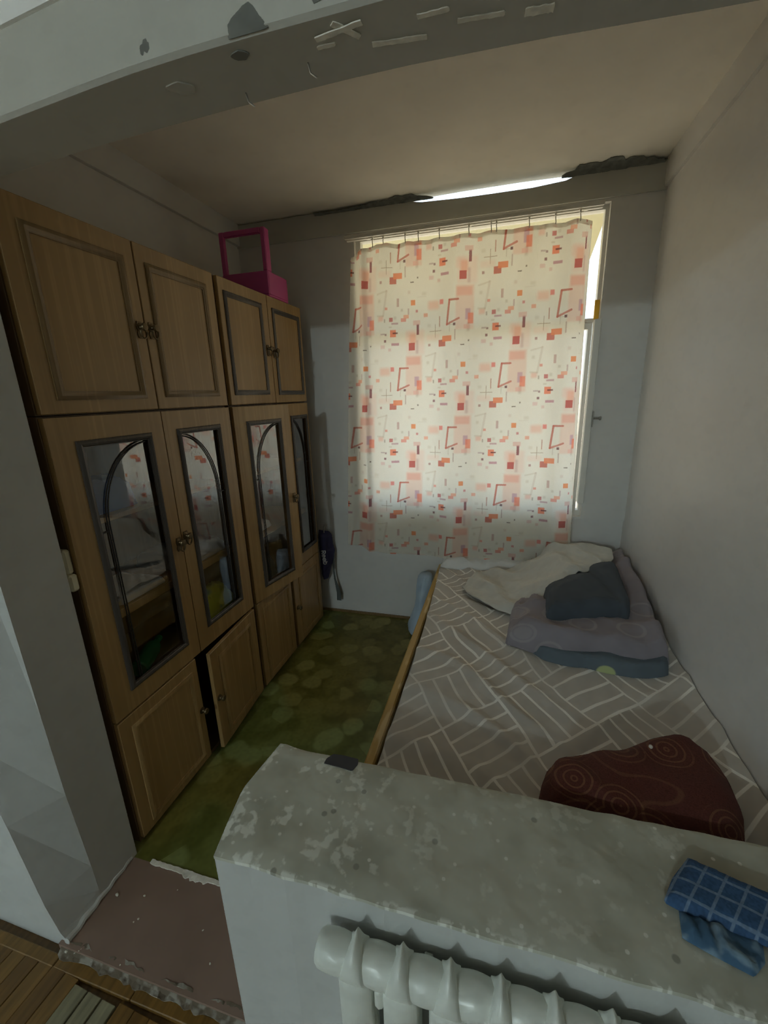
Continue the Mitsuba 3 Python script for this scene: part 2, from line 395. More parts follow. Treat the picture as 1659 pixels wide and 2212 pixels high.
mat('grey_cloth', (.32, .33, .34), .9, .1)
mat('blue_cloth', (.10, .15, .30), .9, .1)
mat('black_cloth', (.02, .025, .03), .7, .2)
mat('paper', (.62, .64, .62), .7, .2)
mat('green_plastic', (.03, .22, .09), .25, .6)
def yb(p, n, uv):
    return mix((.50, .52, .05), (.10, .30, .38), smoothstep(.5, .58, fbm(p.y * 8 + 1.0, p.z * 12, 0, 2) + (p.y - .62) * 1.3))
mat('yellow_blue', col(yb), .6, .3)

# ------------------------------------------------------------------ structure
W, D, H, L = 1.84, 1.735, 2.5, -.425
S = 'structure'
add('floor', bx(L, W, -.012, D + .02, -.08, 0, 0), 'lino', False, 'green and brown blotched linoleum floor between wall unit and bed', kind=S)
add('ceiling', prism(Polygon([(L - .1, -.02), (W + .1, -.02), (W + .1, D + .13), (1.47, D + .13), (1.43, 1.765), (1.2, 1.752), (.9, 1.752), (.66, 1.762), (.6, D + .13), (L - .1, D + .13)]), .1).apply_translation([0, 0, H]), 'paint_ceiling', False, 'cream painted ceiling over the small room', kind=S)
add('wall_left', bx(L - .1, L, 0, D + .13, -.08, H, 0), 'paint_wall', False, 'painted wall behind the wall unit', kind=S)
add('wall_right', bx(W, W + .1, 0, D + .13, -.08, H, 0), 'paint_gloss', False, 'smooth grey painted wall along the bed', kind=S)
# window wall: a thicker painted face above z = .78, recessed below, with the window opening
OX0, OX1, OZ0, OZ1 = .31, 1.612, .79, 2.36
up = sbox(L, .775, W, H - .004).difference(sbox(OX0, OZ0, OX1, OZ1)).difference(
    Polygon([(.40, 2.6), (.42, 2.494), (.6, 2.486), (.70, 2.470), (.9, 2.462), (1.05, 2.460), (1.25, 2.459), (1.40, 2.468), (1.47, 2.49), (1.50, 2.6)]))
add('wall_back', cat_(xz_prism(up, D, D + .03), xz_prism(sbox(L, -.08, W, .775), D + .018, D + .13),
                      xz_prism(sbox(L, .775, W, 2.37).difference(sbox(OX0, OZ0, OX1, OZ1)), D + .03, D + .13),
                      xz_prism(sbox(L, 2.37, .42, H), D + .03, D + .13), xz_prism(sbox(1.5, 2.37, W, H), D + .03, D + .13),
                      xz_prism(sbox(.42, 2.37, 1.5, 2.455), D + .03, D + .05)),
    'paint_wall', False, 'grey painted window wall with a step below the sill', kind=S)
scene['added_awning_cloth'] = {'type': 'principledthin', 'base_color': rgb(.64, .55, .32), 'roughness': .8, 'diff_trans': .7, 'eta': 1.3}
add('added_awning', trimesh.Trimesh([(-.5, 1.88, 2.48), (1.66, 1.88, 2.48), (1.66, 2.72, 2.27), (-.5, 2.72, 2.27), (-.5, 2.72, 2.12), (1.66, 2.72, 2.12)], [[0, 1, 2], [0, 2, 3], [3, 2, 5], [3, 5, 4]], process=False), 'added_awning_cloth', False, 'ochre cloth sheet added outside above the window to dim the curtain top', 'added_awning')  # unseen, added so the upper curtain gets dimmer, warmer light
add('added_side_wall', bx(1.95, 2.07, 1.88, 3.1, -.5, 2.799, .01), 'added_wall_ochre', False, 'ochre side wall added outside, right of the window, to dim and warm the curtain', kind=S)  # unseen wall added to block sky and warm the right of the curtain
# cornice bands at the tops of the walls
add('trim_1', xz_prism(Polygon([(L, 2.374), (W, 2.374), (W, 2.492), (1.47, 2.49), (1.40, 2.468), (1.25, 2.459), (1.05, 2.460), (.9, 2.462), (.70, 2.470), (.6, 2.486), (.42, 2.494), (L, 2.494)]), D - .011, D), 'paint_beam', False, 'flat band along the top of the window wall', kind=S)
add('trim_2', yz_prism(sbox(.0, 2.385, D - .011, H), L, L + .02), 'paint_wall', False, 'flat band along the top of the wall above the wall unit', kind=S)
add('trim_3', yz_prism(sbox(.0, 2.385, D - .011, H), W - .014, W), 'paint_gloss', False, 'flat band along the top of the right wall', kind=S)

add('baseboard_back', bx(L, W, D + .004, D + .017, .0005, .016, .001), 'mould_brown', False, 'thin dark strip along the foot of the window wall', kind=S)

def crack(key, pts_top, z0, lab):
    x0, x1 = pts_top[0][0], pts_top[-1][0]
    rng = np.random.default_rng(len(key))
    n = 26
    xs = np.linspace(x0, x1, n)
    wid = np.interp(xs, [p[0] for p in pts_top], [p[1] for p in pts_top]) * (1 + rng.uniform(-.3, .3, n))
    poly = Polygon([(x, D - .009) for x in xs] + [(x, D - .009 - w) for x, w in zip(xs[::-1], wid[::-1])]).buffer(0)
    poly = max(getattr(poly, 'geoms', [poly]), key=lambda g: g.area)
    m = slab(poly, .012, lambda x, y: H - .004 - .02 * np.clip((y - D + .06) / .06, 0, 1) + .006 * nz(x, y, 40, 3), lambda x, y, d: .004 + 0 * x, seed=1)
    add(key, m, 'crack_grey', False, lab, kind=S)
crack('ceiling__crack', [(.09, .02), (.2, .012), (.35, .02), (.5, .035), (.62, .05), (.68, .03), (.76, .008)], H, 'broken grey plaster edge above the curtain rail')
crack('ceiling__crack_001', [(1.38, .015), (1.46, .06), (1.58, .075), (1.66, .06), (1.72, .05), (1.76, .035), (1.82, .012)], H, 'wide broken grey plaster edge in the far ceiling corner')

# the parapet below the opening
rng = np.random.default_rng(5)
left_end = [(.622, -.288), (.606, -.215), (.592, -.137), (.603, -.06), (.614, .012)]
near = [(x, -.286 + .0008 * math.sin(x * 31) + rng.uniform(-.002, .002)) for x in np.linspace(1.84, .66, 30)]
far = [(x, .003 + rng.uniform(-.0025, .0025)) for x in np.linspace(.66, 1.84, 30)]
outline = Polygon(left_end + far + near)
PH = .605
add('wall_front', prism(outline.buffer(-.001), PH + .06 - .012).apply_translation([0, 0, -.06]), 'paint_parapet', False, 'grey parapet wall behind the radiator', kind=S)
cap = slab(outline, .02, lambda x, y: 0 * x + PH - .012, lambda x, y, d: .012 - .004 * np.clip(1 - d / .012, 0, 1) ** 2 + .0016 * nz(x, y, 30, 2), seed=3)
add('wall_front__top_face', cap, 'parapet_top', 40, 'rough spotted top of the parapet', kind=S)

# left pier: thin above, with the stub of the cut parapet below
def loft(secs):
    n = len(secs[0][1])
    v, f = [], []
    for z, s in secs:
        v += [(x, y, z) for x, y in s]
    m = len(secs)
    for i in range(m - 1):
        for k in range(n):
            l = (k + 1) % n
            f += [[i * n + k, i * n + l, (i + 1) * n + l], [i * n + k, (i + 1) * n + l, (i + 1) * n + k]]
    for k in range(1, n - 1):
        f += [[0, k + 1, k], [(m - 1) * n, (m - 1) * n + k, (m - 1) * n + k + 1]]
    t = trimesh.Trimesh(v, f, process=False)
    if t.volume < 0:
        t.invert()
    return t
pier = loft([(-.06, [(-1.6, 0), (0, 0), (.001, -.14), (.008, -.25), (-.27, -.248), (-1.6, -.25)]),
             (.0, [(-1.6, 0), (0, 0), (.001, -.14), (.006, -.252), (-.27, -.248), (-1.6, -.25)]),
             (.035, [(-1.6, 0), (0, 0), (.0, -.139), (-.010, -.255), (-.27, -.25), (-1.6, -.25)]),
             (.14, [(-1.6, 0), (0, 0), (.0, -.141), (-.032, -.258), (-.27, -.255), (-1.6, -.25)]),
             (.43, [(-1.6, 0), (0, 0), (.0, -.152), (-.066, -.262), (-.27, -.26), (-1.6, -.25)]),
             (.70, [(-1.6, 0), (0, 0), (.0, -.155), (-.115, -.262), (-.27, -.26), (-1.6, -.25)]),
             (1.6, [(-1.6, 0), (0, 0), (.0, -.160), (-.06, -.18), (-.27, -.18), (-1.6, -.18)]),
             (2.12, [(-1.6, 0), (0, 0), (.0, -.163), (-.03, -.165), (-.27, -.165), (-1.6, -.165)])])
add('wall_entry', pier, 'paint_parapet', False, 'grey painted jamb at the left of the opening', kind=S)
add('wall_entry_right', bx(W, 2.6, -.16, 0, -.06, 2.3, 0), 'paint_parapet', False, 'end of the wall at the right of the opening', kind=S)

# crooked beam over the opening
xs = np.linspace(-1.6, 2.6, 43)
bxs = xs
yn = np.interp(xs, [-1.6, .05, .3, .575, .741, .907, 1.3, 2.6], [-.10, -.118, -.131, -.152, -.157, -.155, -.15, -.15])
yf = np.interp(xs, [-1.6, -.1, .087, .404, .716, .959, 1.206, 1.467, 2.6], [.03, .02, .008, -.015, -.027, -.030, -.016, .008, .03])
secs = []
for x, a, b in zip(xs, yn, yf):
    secs.append([(a, 1.985), (a + .006, 1.98), (b - .004, 1.98), (b, 1.984), (b, 2.62), (a, 2.62)])
v = np.array([[(x, y, z) for y, z in s] for x, s in zip(xs, secs)]).reshape(-1, 3)
f = []
for i in range(len(xs) - 1):
    for k in range(6):
        l = (k + 1) % 6
        f += [[i * 6 + k, i * 6 + l, (i + 1) * 6 + l], [i * 6 + k, (i + 1) * 6 + l, (i + 1) * 6 + k]]
for k in range(1, 5):
    f += [[0, k, k + 1], [(len(xs) - 1) * 6, (len(xs) - 1) * 6 + k + 1, (len(xs) - 1) * 6 + k]]
bm = trimesh.Trimesh(v, f, process=False)
if bm.volume < 0:
    bm.invert()
add('beam', bm, 'paint_beam', 25, 'crooked grey plastered beam across the opening', kind=S)
def patch(key, pts, mt, z, th, lab=None, plane='z', seed=0):
    rng = np.random.default_rng(seed)
    P = Polygon(pts).buffer(.002).simplify(.0006)
    if plane == 'z':
        m = slab(P, .006, lambda x, y: z - th + .0006 * nz(x, y, 120, seed), lambda x, y, d: th + 0 * x, seed=seed)
    else:
        m = slab(P, .006, lambda x, y: 0 * x, lambda x, y, d: th * np.clip(d / .006, .2, 1), seed=seed)
        q = np.array(m.vertices)
        m = trimesh.Trimesh(np.stack([q[:, 0], z - q[:, 2], q[:, 1]], 1), m.faces, process=False)
    add(key, m, mt, 40, lab, kind=S)
patch('beam__putty_patch', [(.615, 2.0), (.635, 2.018), (.655, 2.005), (.668, 1.998), (.650, 1.99), (.625, 1.988)], 'putty', -.150, .004, 'dark putty patch at the edge of the beam', 'y', 1)
patch('beam__putty_patch_001', [(.772, 1.983), (.772, 1.998), (.797, 2.012), (.809, 2.014), (.823, 1.997), (.832, 1.983)], 'putty', -.154, .004, 'larger dark putty patch on the beam face', 'y', 2)
patch('beam__putty_patch_002', [(.900, 1.993), (.897, 2.02), (.912, 2.03), (.92, 1.996)], 'putty', -.155, .004, None, 'y', 3)
patch('beam__putty_patch_003', [(.760, -.132), (.775, -.136), (.785, -.128), (.776, -.121), (.763, -.124)], 'putty', 1.98, .002, None, 'z', 4)
patch('beam__putty_patch_004', [(.625, -.108), (.65, -.112), (.668, -.098), (.66, -.086), (.64, -.088)], 'paint_beam', 1.98, .002, None, 'z', 5)

# the room the camera stands in
YN = -5.0
add('floor_near', bx(-1.7, 2.7, YN - .1, -.1, -.12, -.035, 0), 'parquet_dark', False, 'dark parquet floor of the near room', kind=S)
add('floor_threshold', bx(-.02, .64, -.262, -.012, -.08, .0, 0), 'brown_paint', False, 'brown painted threshold in the opening', kind=S)
add('ceiling_near', bx(-1.7, 2.7, YN - .1, -.13, 2.30, 2.4, 0), 'paint_near', False, 'white ceiling of the near room', kind=S)
add('trim_4', prism(Polygon([(float(a), float(b) - .006) for a, b in zip(bxs, yn)] + [(2.6, -.10), (-1.6, -.06)]), .209).apply_translation([0, 0, 2.09]), 'frame_white', False, 'white boxed ledge above the beam face', kind=S)
add('wall_near_right', bx(2.6, 2.7, YN - .1, 0, -.1, 2.3, 0), 'near_wall_dark', False, 'right wall of the near room', kind=S)
add('wall_near', xz_prism(sbox(-1.7, -.1, 2.7, 2.3), YN - .1, YN), 'paint_near', False, 'back wall of the near room behind the camera', kind=S)
hole = sbox(-2.5, .75, -1.05, 2.0)
add('wall_near_left', yz_prism(sbox(YN, -.1, 0, 2.3).difference(hole), -1.7, -1.6), 'paint_near', False, 'left wall of the near room with an added window', kind=S)
fr = hole.difference(sbox(-2.46, .79, -1.80, 1.96)).difference(sbox(-1.76, .79, -1.09, 1.96))
add('added_window_2', yz_prism(fr, -1.68, -1.63), 'frame_paint', False, 'unseen white framed window added in the left wall to light the foreground', kind=S)  # out of view, added as a light source for the foreground
scene['added_window_2__pane'] = mikit.ply(trimesh.Trimesh([(-1.65, -2.46, .79), (-1.65, -1.09, .79), (-1.65, -1.09, 1.96), (-1.65, -2.46, 1.96)], [[0, 1, 2], [0, 2, 3]], process=False), 'pane')

add('ceiling_lamp__socket', lathe([(0, 0), (.05, 0), (.05, -.01), (.018, -.02), (.018, -.108), (0, -.109)], 20).apply_translation([.07, -4.0, 2.2995]), 'plastic_ivory', 30)
tag('ceiling_lamp', 'bare white bulb hanging from the near room ceiling behind the camera', 'lamp')
# parquet blocks that show at the near edge, one by one
k = 0
mats = ['parquet_dark', 'parquet_mid', 'parquet_dark', 'parquet_mid']
for gx in range(-6, 6):
    for gy in range(3):
        x0, y0 = .099 + gx * .05, -.300 - (gy + 1) * .235
        x0 += .0
        pale = gy == 0 and gx in (0, 1, 2)
        sh = rng.uniform(-.002, .002)
        z1 = -.02 + (.003 if pale else 0) + rng.uniform(-.0008, .0008)
        m = bx(x0 + .0006, x0 + .0494 - (.004 if pale else 0), y0 + .001, y0 + .234 - (.01 if pale else 0), -.034, z1, .0015)
        m.apply_transform(trimesh.transformations.rotation_matrix(-.05, [0, 0, 1], [.1, -.3, 0]))
        add('floor_near__parquet_block' + ('' if k == 0 else f'_{k:03d}'), m, 'parquet_pale' if pale else mats[(gx * 3 + gy * 2) % 4], False,
            'pale bare parquet block' if pale else None)
        k += 1
for i, (x0, x1) in enumerate(((-.6, -.3), (-.3, .0), (.0, .27), (.27, .62))):
    m = bx(x0 + .001, x1 - .001, -.300, -.272, -.034, -.018, .002)
    add(f'floor_near__edge_strip' + ('' if i == 0 else f'_{i:03d}'), m, 'parquet_mid', False)

# broken threshold edges and plaster crumbs
n = 40
ex = np.linspace(-.012, .62, n)
poly = Polygon([(x, -.248 + .006 * math.sin(x * 37) + rng.uniform(-.006, .006)) for x in ex] + [(x, -.272 - rng.uniform(0, .012)) for x in ex[::-1]]).buffer(0)
poly = max(getattr(poly, 'geoms', [poly]), key=lambda g: g.area)
add('floor_threshold__broken_edge', slab(poly, .008, lambda x, y: 0 * x - .03, lambda x, y, d: .031 - .016 * np.clip((-.25 - y) / .02, 0, 1) + .006 * nz(x, y, 70, 1), seed=2), 'concrete', False, 'crumbling concrete front edge of the threshold', kind=S)
ex = np.linspace(.07, .50, 44)
poly = Polygon([(x, -.004 + rng.uniform(-.002, .002)) for x in ex] + [(x, -.014 - (.016 if .2 < x < .3 else .005) * rng.uniform(.3, 1)) for x in ex[::-1]]).buffer(0)
poly = max(getattr(poly, 'geoms', [poly]), key=lambda g: g.area)
add('floor_threshold__plaster_strip', slab(poly, .006, lambda x, y: 0 * x - .004, lambda x, y, d: .008 + .005 * nz(x, y, 70, 1), seed=2), 'plaster_raw', False, 'ragged white plaster line where linoleum meets threshold', kind=S)
def crumbs(key, spots, rad, lab):
    ms = []
    r2 = np.random.default_rng(11)
    for x, y, z, s in spots:
        m = trimesh.creation.icosphere(subdivisions=1, radius=1)
        vv = np.array(m.vertices) * (1 + r2.uniform(-.25, .25, (len(m.vertices), 1))) * np.array([1, r2.uniform(.5, 1), .6]) * s
        a = r2.uniform(0, 6)
        R = np.array([[math.cos(a), -math.sin(a), 0], [math.sin(a), math.cos(a), 0], [0, 0, 1]])
        ms.append(trimesh.Trimesh(vv @ R.T + [x, y, z + s * .45], m.faces, process=False))
    add(key, cat_(*ms), 'plaster_raw', False, lab, 'crumbs', kind='stuff')
sp = [(.042, -.12, 0, .006), (.13, -.10, 0, .003), (.128, -.10, 0, .003), (.16, -.155, 0, .003), (.152, -.165, 0, .002), (.37, -.13, 0, .0025), (.44, -.19, 0, .003), (.22, -.06, 0, .002)]
sp += [(x, -.262 + rng.uniform(-.01, .01), .0, rng.uniform(.0015, .004)) for x in rng.uniform(0, .30, 7)]
crumbs('plaster_crumbs', sp, .004, 'white plaster crumbs scattered on the brown threshold')
pst = [(-.01 + .012 * t, -.02 - .235 * t) for t in np.linspace(0, 1, 14)]
add('wall_entry__plaster_bead', tube([(x + .004, y, .006 + .004 * math.sin(i * 2.1)) for i, (x, y) in enumerate(pst)], .009, 8), 'paint_parapet', 40, 'pale filler along the foot of the jamb', kind=S)

# ------------------------------------------------------------------ window_1 in the opening
F0, F1 = D + .035, D + .085
outer = sbox(OX0, OZ0, OX1, OZ1)
# outer frame with a transom at z 1.84; casements below, fixed light above
fr = outer.difference(sbox(OX0 + .025, OZ0 + .03, OX1 - .012, 1.832)).difference(sbox(OX0 + .025, 1.852, OX1 - .016, OZ1 - .02))
add('window_1', xz_prism(fr, F0, F1), 'frame_paint', False, 'white window frame behind the curtain', kind=S)
cas = sbox(OX0 + .027, OZ0 + .032, .955, 1.83).difference(sbox(OX0 + .055, OZ0 + .065, .932, 1.80))
add('window_1__casement', xz_prism(cas, F0 - .005, F1 - .01), 'frame_paint', False)
cas2 = sbox(.957, OZ0 + .032, 1.585, 1.83).difference(sbox(.980, OZ0 + .065, 1.565, 1.80))
add('window_1__casement_001', xz_prism(cas2, F0 - .005, F1 - .01), 'frame_paint', False)
def pane(key, x0, x1, z0, z1, y):
    scene[key] = mikit.ply(trimesh.Trimesh([(x0, y, z0), (x1, y, z0), (x1, y, z1), (x0, y, z1)], [[0, 1, 2], [0, 2, 3]], process=False), 'pane')
pane('window_1__pane', OX0 + .05, .937, OZ0 + .06, 1.805, F0 + .03)
pane('window_1__pane_001', 0.975, 1.57, OZ0 + .06, 1.805, F0 + .03)
pane('window_1__pane_002', OX0 + .02, OX1 - .012, 1.848, OZ1 - .015, F0 + .03)
add('window_1__stile', bx(1.586, 1.620, D - .012, D + .034, .872, 1.842, .003), 'frame_paint', False, 'painted edge of the sash beside the curtain', kind=S)
add('window_1__handle', cat_(bx(1.6205, 1.625, D - .022, D - .001, 1.30, 1.385, .001), tube([(1.624, D - .016, 1.348), (1.648, D - .017, 1.347), (1.654, D - .017, 1.346)], .006, 10),
                             lathe([(0, 0), (.009, .001), (.011, .006), (.009, .011), (0, .012)], 16).apply_transform(trimesh.transformations.rotation_matrix(math.pi / 2, [0, 1, 0])).apply_translation([1.652, D - .017, 1.346])), 'steel', 30, 'small metal turning handle')
add('window_sill', bx(OX0, OX1, D + .03, D + .128, OZ0 - .02, OZ0 - .0005, .003), 'frame_paint', False, 'white sill under the window', kind=S)
orange = prism(rr(1.583, 1.606, 0, .012, .003), .09)
orange.apply_translation([0, D + .004, 1.843])
add('orange_box', orange, 'orange_thing', False, 'small orange packet standing in the right window edge above the sash', 'packet')

# ------------------------------------------------------------------ curtain, rail, hooks
nu, nv = 260, 130
u = np.linspace(0, 1, nu)
s_ = u * 1.36
cx = np.empty(nu); cy = np.empty(nu)
for i, q in enumerate(u):
    if q < .925:
        t = q / .925
        cx[i] = .262 + t * (1.512 - .262)
        cy[i] = 1.66
    else:
        t = (q - .925) / .075
        cx[i] = 1.512 + .030 * math.sin(t * math.pi / 2)
        cy[i] = 1.66 + .030 * t
def curtain_pt(i, j):
    pass
V = np.linspace(0, 1, nv)                     # 0 at the top
UU, VV = np.meshgrid(u, V)
X = np.broadcast_to(cx, UU.shape).copy()
Y = np.broadcast_to(cy, UU.shape).copy()
# left hem leans outwards to the bottom, right fold too
lw = np.clip(1 - (X - .262) / .5, 0, 1) ** 1.2
X += lw * (.045 - .105 * VV)
rw = np.clip((X - 1.1) / .4, 0, 1)
X += rw * (-.012 + .035 * VV ** 1.5)
main = UU < .925
amp = .012 + .006 * VV
fold = (np.sin(X * 19.0 + .8) * .5 + np.sin(X * 31.0 + 2.1 + .4 * VV) * .35 + np.sin(X * 11.3 + .3) * .5)
Y += amp * fold * np.clip((.925 - UU) / .06, 0, 1)
# the deep fold near the left hem
Y += -.022 * np.exp(-((X - .375 + .02 * VV) / .02) ** 2) + .028 * np.exp(-((X - .325 + .045 * VV) / .03) ** 2)
hooks_x = [.44, .50, .62, .69, .80, .95, 1.06, 1.085, 1.24, 1.36, 1.47]
sag = np.min(np.abs(cx[:, None] - np.array(hooks_x)[None]), 1)
ztop = 2.280 - np.clip(sag, 0, .08) * .13 - np.clip((cx - 1.3) / .2, 0, 1) * .0 - .03 * np.clip((.36 - cx) / .1, 0, 1)
zbot = np.interp(cx, [.2, .30, .345, .40, .6, .95, 1.25, 1.52, 1.56], [.558, .552, .545, .517, .512, .505, .515, .55, .62])
Z = ztop[None] + (zbot - ztop)[None] * VV
Y += .006 * np.sin(X * 47 + 9 * VV) * np.exp(-VV * 14)
Y = np.minimum(Y, D - .012 - .0 * Y)
v = np.stack([X, Y, Z], -1).reshape(-1, 3)
idx = np.arange(nu * nv).reshape(nv, nu)
q = np.stack([idx[:-1, :-1], idx[1:, :-1], idx[1:, 1:], idx[:-1, 1:]], -1).reshape(-1, 4)
f = np.vstack([q[:, [0, 1, 2]], q[:, [0, 2, 3]]])
uvs = np.stack([(np.broadcast_to(s_, UU.shape) * .962 + .262).ravel() + .0, Z.ravel()], 1)
add('curtain', trimesh.Trimesh(v, f, process=False), 'curtain_cloth', True, 'cream curtain printed with red and orange squares over the window', 'curtain', uv=uvs)
hv = v.reshape(nv, nu, 3)[:7].copy()
hv[..., 1] += .0035
hi_ = np.arange(7 * nu).reshape(7, nu)
hq = np.stack([hi_[:-1, :-1], hi_[1:, :-1], hi_[1:, 1:], hi_[:-1, 1:]], -1).reshape(-1, 4)
hv[:, :, 2] = hv[0, :, 2][None] - np.linspace(0, .022, 7)[:, None]
add('curtain__hem', trimesh.Trimesh(hv.reshape(-1, 3), np.vstack([hq[:, [0, 1, 2]], hq[:, [0, 2, 3]]]), process=False), 'curtain_cloth', True, 'doubled hem along the curtain top', uv=uvs.reshape(nv, nu, 2)[:7].reshape(-1, 2))
rail = xz_prism(Polygon([(.30, 2.318), (1.56, 2.318), (1.56, 2.334), (.30, 2.334)]), 1.645, 1.70)
add('curtain_rail', cat_(bx(.285, 1.57, 1.640, 1.655, 2.319, 2.338, .003), bx(.285, 1.57, 1.672, 1.692, 2.319, 2.338, .003), bx(.285, 1.57, 1.655, 1.672, 2.330, 2.338, .001)),
    'rail_white', False, 'long white double curtain rail above the curtain', 'curtain rail')
for i, x in enumerate((.40, .95, 1.50)):
    add('curtain_rail__bracket' + ('' if i == 0 else f'_{i:03d}'), bx(x - .01, x + .01, 1.69, D - .0115, 2.327, 2.338, .002), 'rail_white', False)
for i, x in enumerate(hooks_x):
    zt = float(np.interp(x, cx, ztop))
    h = cat_(bx(x - .004, x + .004, 1.658, 1.669, 2.306, 2.331, .0015), tube([(x, 1.662, 2.308), (x, 1.656, 2.296), (x + .002, 1.653, zt - .002), (x + .001, 1.656, zt - .012)], .0022, 8))
    add(num('curtain_hook', i), h, 'rail_white', 30, 'small white runner hook holding the curtain to the rail', 'hook', 'runner hooks along the curtain rail')

# ------------------------------------------------------------------ wall unit: two display cabinets with two overhead cabinets
DX = -.018           # door thickness
SEAM = 1.475
def knob(y, z, x=0.0):
    k = lathe([(0, 0), (.013, 0), (.014, .003), (.007, .006), (.005, .012), (.010, .016), (.013, .021), (.011, .026), (0, .028)], 18)
    k.apply_transform(trimesh.transformations.rotation_matrix(math.pi / 2, [0, 1, 0]))
    k.apply_translation([x, y, z])
    return k
def drop_handle(y, z, x=0.0):
    pl = yz_prism(Polygon([(-.009, -.026), (.009, -.026), (.013, -.012), (.008, 0), (.013, .012), (.009, .026), (-.009, .026), (-.013, .012), (-.008, 0), (-.013, -.012)]), 0, .003)
    pl.apply_translation([x, y, z])
    a = np.linspace(math.pi, 2 * math.pi, 13)
    bail = tube([(x + .016, y + .013 * math.cos(t), z - .004 + .022 * math.sin(t)) for t in a], .0028, 8)
    return cat_(pl, knob(y, z + .008, x), bail)

def hinge_tf(y, ang):
    """door hinged on the vertical line x = 0, y; ang > 0 swings the free edge into the room"""
    return trimesh.transformations.rotation_matrix(ang, [0, 0, 1], [0, y, 0])

def door(parent, i, y0, y1, z0, z1, mt, hy=None, ang=0.0, mould=None, mould_mat='mould_brown', mw=.02, glass=None, arch=0, handle=None, hname='handle', label=None):
    key = parent + '__' + num('door', i)
    M = hinge_tf(hy, ang) if hy is not None else np.eye(4)
    poly = sbox(y0, z0, y1, z1)
    if glass:
        poly = poly.difference(sbox(glass[0], glass[2], glass[1], glass[3]))
        m = yz_prism(poly, DX, 0)
    else:
        m = bx(DX, 0, y0, y1, z0, z1, .002)
    add(key, m.apply_transform(M), mt, False, label)
    if mould:
        add(key + '__moulding', ring(*mould, mw, .008).apply_transform(M), mould_mat, 25, None)
    if glass:
        add(key + '__moulding', ring(glass[0] - .004, glass[1] + .004, glass[2] - .004, glass[3] + .004, .022, .010, -.001).apply_transform(M), mould_mat, 25, 'dark frame round the glass')
        y0g, y1g, z0g, z1g = glass
        p = trimesh.Trimesh([(-.009, y0g, z0g), (-.009, y1g, z0g), (-.009, y1g, z1g), (-.009, y0g, z1g)], [[0, 1, 2], [0, 2, 3]], process=False).apply_transform(M)
        scene[key + '__pane'] = mikit.ply(p, 'cabinet_pane')
        if arch:
            ms = []
            for o in (0.0, .008):
                if arch > 0:       # rises to the right
                    cy_, ay = y1g - .012, (y1g - .012) - (y0g + .045 + o)
                    pts = [(y1g - .03 - ay * 0 , None)]
                    t = np.linspace(0, math.pi / 2, 16)
                    arc = [(cy_ - ay * math.cos(q), z1g - .26 + (.245 - o) * math.sin(q)) for q in t]
                    pts = [(y0g + .045 + o, z0g + .02), (y0g + .045 + o, z0g + .3)] + arc
                else:
                    cy_, ay = y0g + .012, (y1g - .045 - o) - (y0g + .012)
                    t = np.linspace(0, math.pi / 2, 16)
                    arc = [(cy_ + ay * math.cos(q), z1g - .26 + (.245 - o) * math.sin(q)) for q in t]
                    pts = [(y1g - .045 - o, z0g + .02), (y1g - .045 - o, z0g + .3)] + arc
                ms.append(tube([(-.005, a, b) for a, b in pts], .0022, 6))
            yy = (y0g, y0g + .045) if arch > 0 else (y1g - .045, y1g)
            ms.append(bx(-.007, -.003, yy[0], yy[1], z1g - .28, z1g - .276, .0005))
            add(key + '__arch', cat_(*ms).apply_transform(M), 'arch_strip', 30, 'dark double line curving like half an arch')
    if handle:
        add(key + '__' + hname, drop_handle(*handle).apply_transform(M) if hname == 'handle' else knob(*handle).apply_transform(M), 'bronze', 30)

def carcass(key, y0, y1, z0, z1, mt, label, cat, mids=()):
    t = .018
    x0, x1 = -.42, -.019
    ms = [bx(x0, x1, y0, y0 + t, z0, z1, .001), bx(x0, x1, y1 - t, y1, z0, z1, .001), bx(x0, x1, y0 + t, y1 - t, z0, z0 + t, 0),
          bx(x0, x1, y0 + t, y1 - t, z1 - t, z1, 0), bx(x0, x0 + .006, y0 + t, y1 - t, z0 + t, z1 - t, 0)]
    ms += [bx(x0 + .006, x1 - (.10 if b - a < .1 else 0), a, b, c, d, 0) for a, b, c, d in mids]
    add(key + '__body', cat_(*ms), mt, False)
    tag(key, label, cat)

YA0, YA1, YB0, YB1 = .035, .838, .860, 1.628
carcass('display_cabinet', YA0, YA1, .0, SEAM, 'veneer_body_shaded', 'near glazed oak display cabinet with one low door ajar', 'cabinet',
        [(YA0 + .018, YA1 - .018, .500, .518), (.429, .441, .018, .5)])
door('display_cabinet', 0, .038, .442, .508, SEAM - .004, 'veneer', glass=(.114, .382, .582, 1.400), mould_mat='mould_dark', arch=1, handle=(.424, .985), label='nearer glass door with a half arch')
door('display_cabinet', 1, .446, .836, .508, SEAM - .004, 'veneer', glass=(.509, .756, .590, 1.402), mould_mat='mould_dark', arch=-1, handle=(.464, .998), label='farther glass door with a half arch')
door('display_cabinet', 2, .038, .408, .022, .500, 'veneer', mould=(.083, .378, .050, .458), mw=.022, mould_mat='veneer', handle=(.396, .26), hname='knob')
door('display_cabinet', 3, .450, .836, .022, .494, 'veneer', hy=.836, ang=.085, mould=(.505, .785, .055, .45), mw=.022, mould_mat='veneer', handle=(.468, .27), hname='knob', label='low door standing ajar')
carcass('display_cabinet_001', YB0, YB1, .0, SEAM, 'veneer_body_shaded', 'far glazed oak display cabinet with one glass door ajar, beside the window wall', 'cabinet',
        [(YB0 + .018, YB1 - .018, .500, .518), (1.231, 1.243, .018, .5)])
door('display_cabinet_001', 0, .864, 1.250, .508, SEAM - .004, 'veneer', hy=.864, ang=-.19, glass=(.942, 1.178, .570, 1.400), mould_mat='mould_dark', arch=1, handle=(1.232, .975), label='glass door standing ajar')
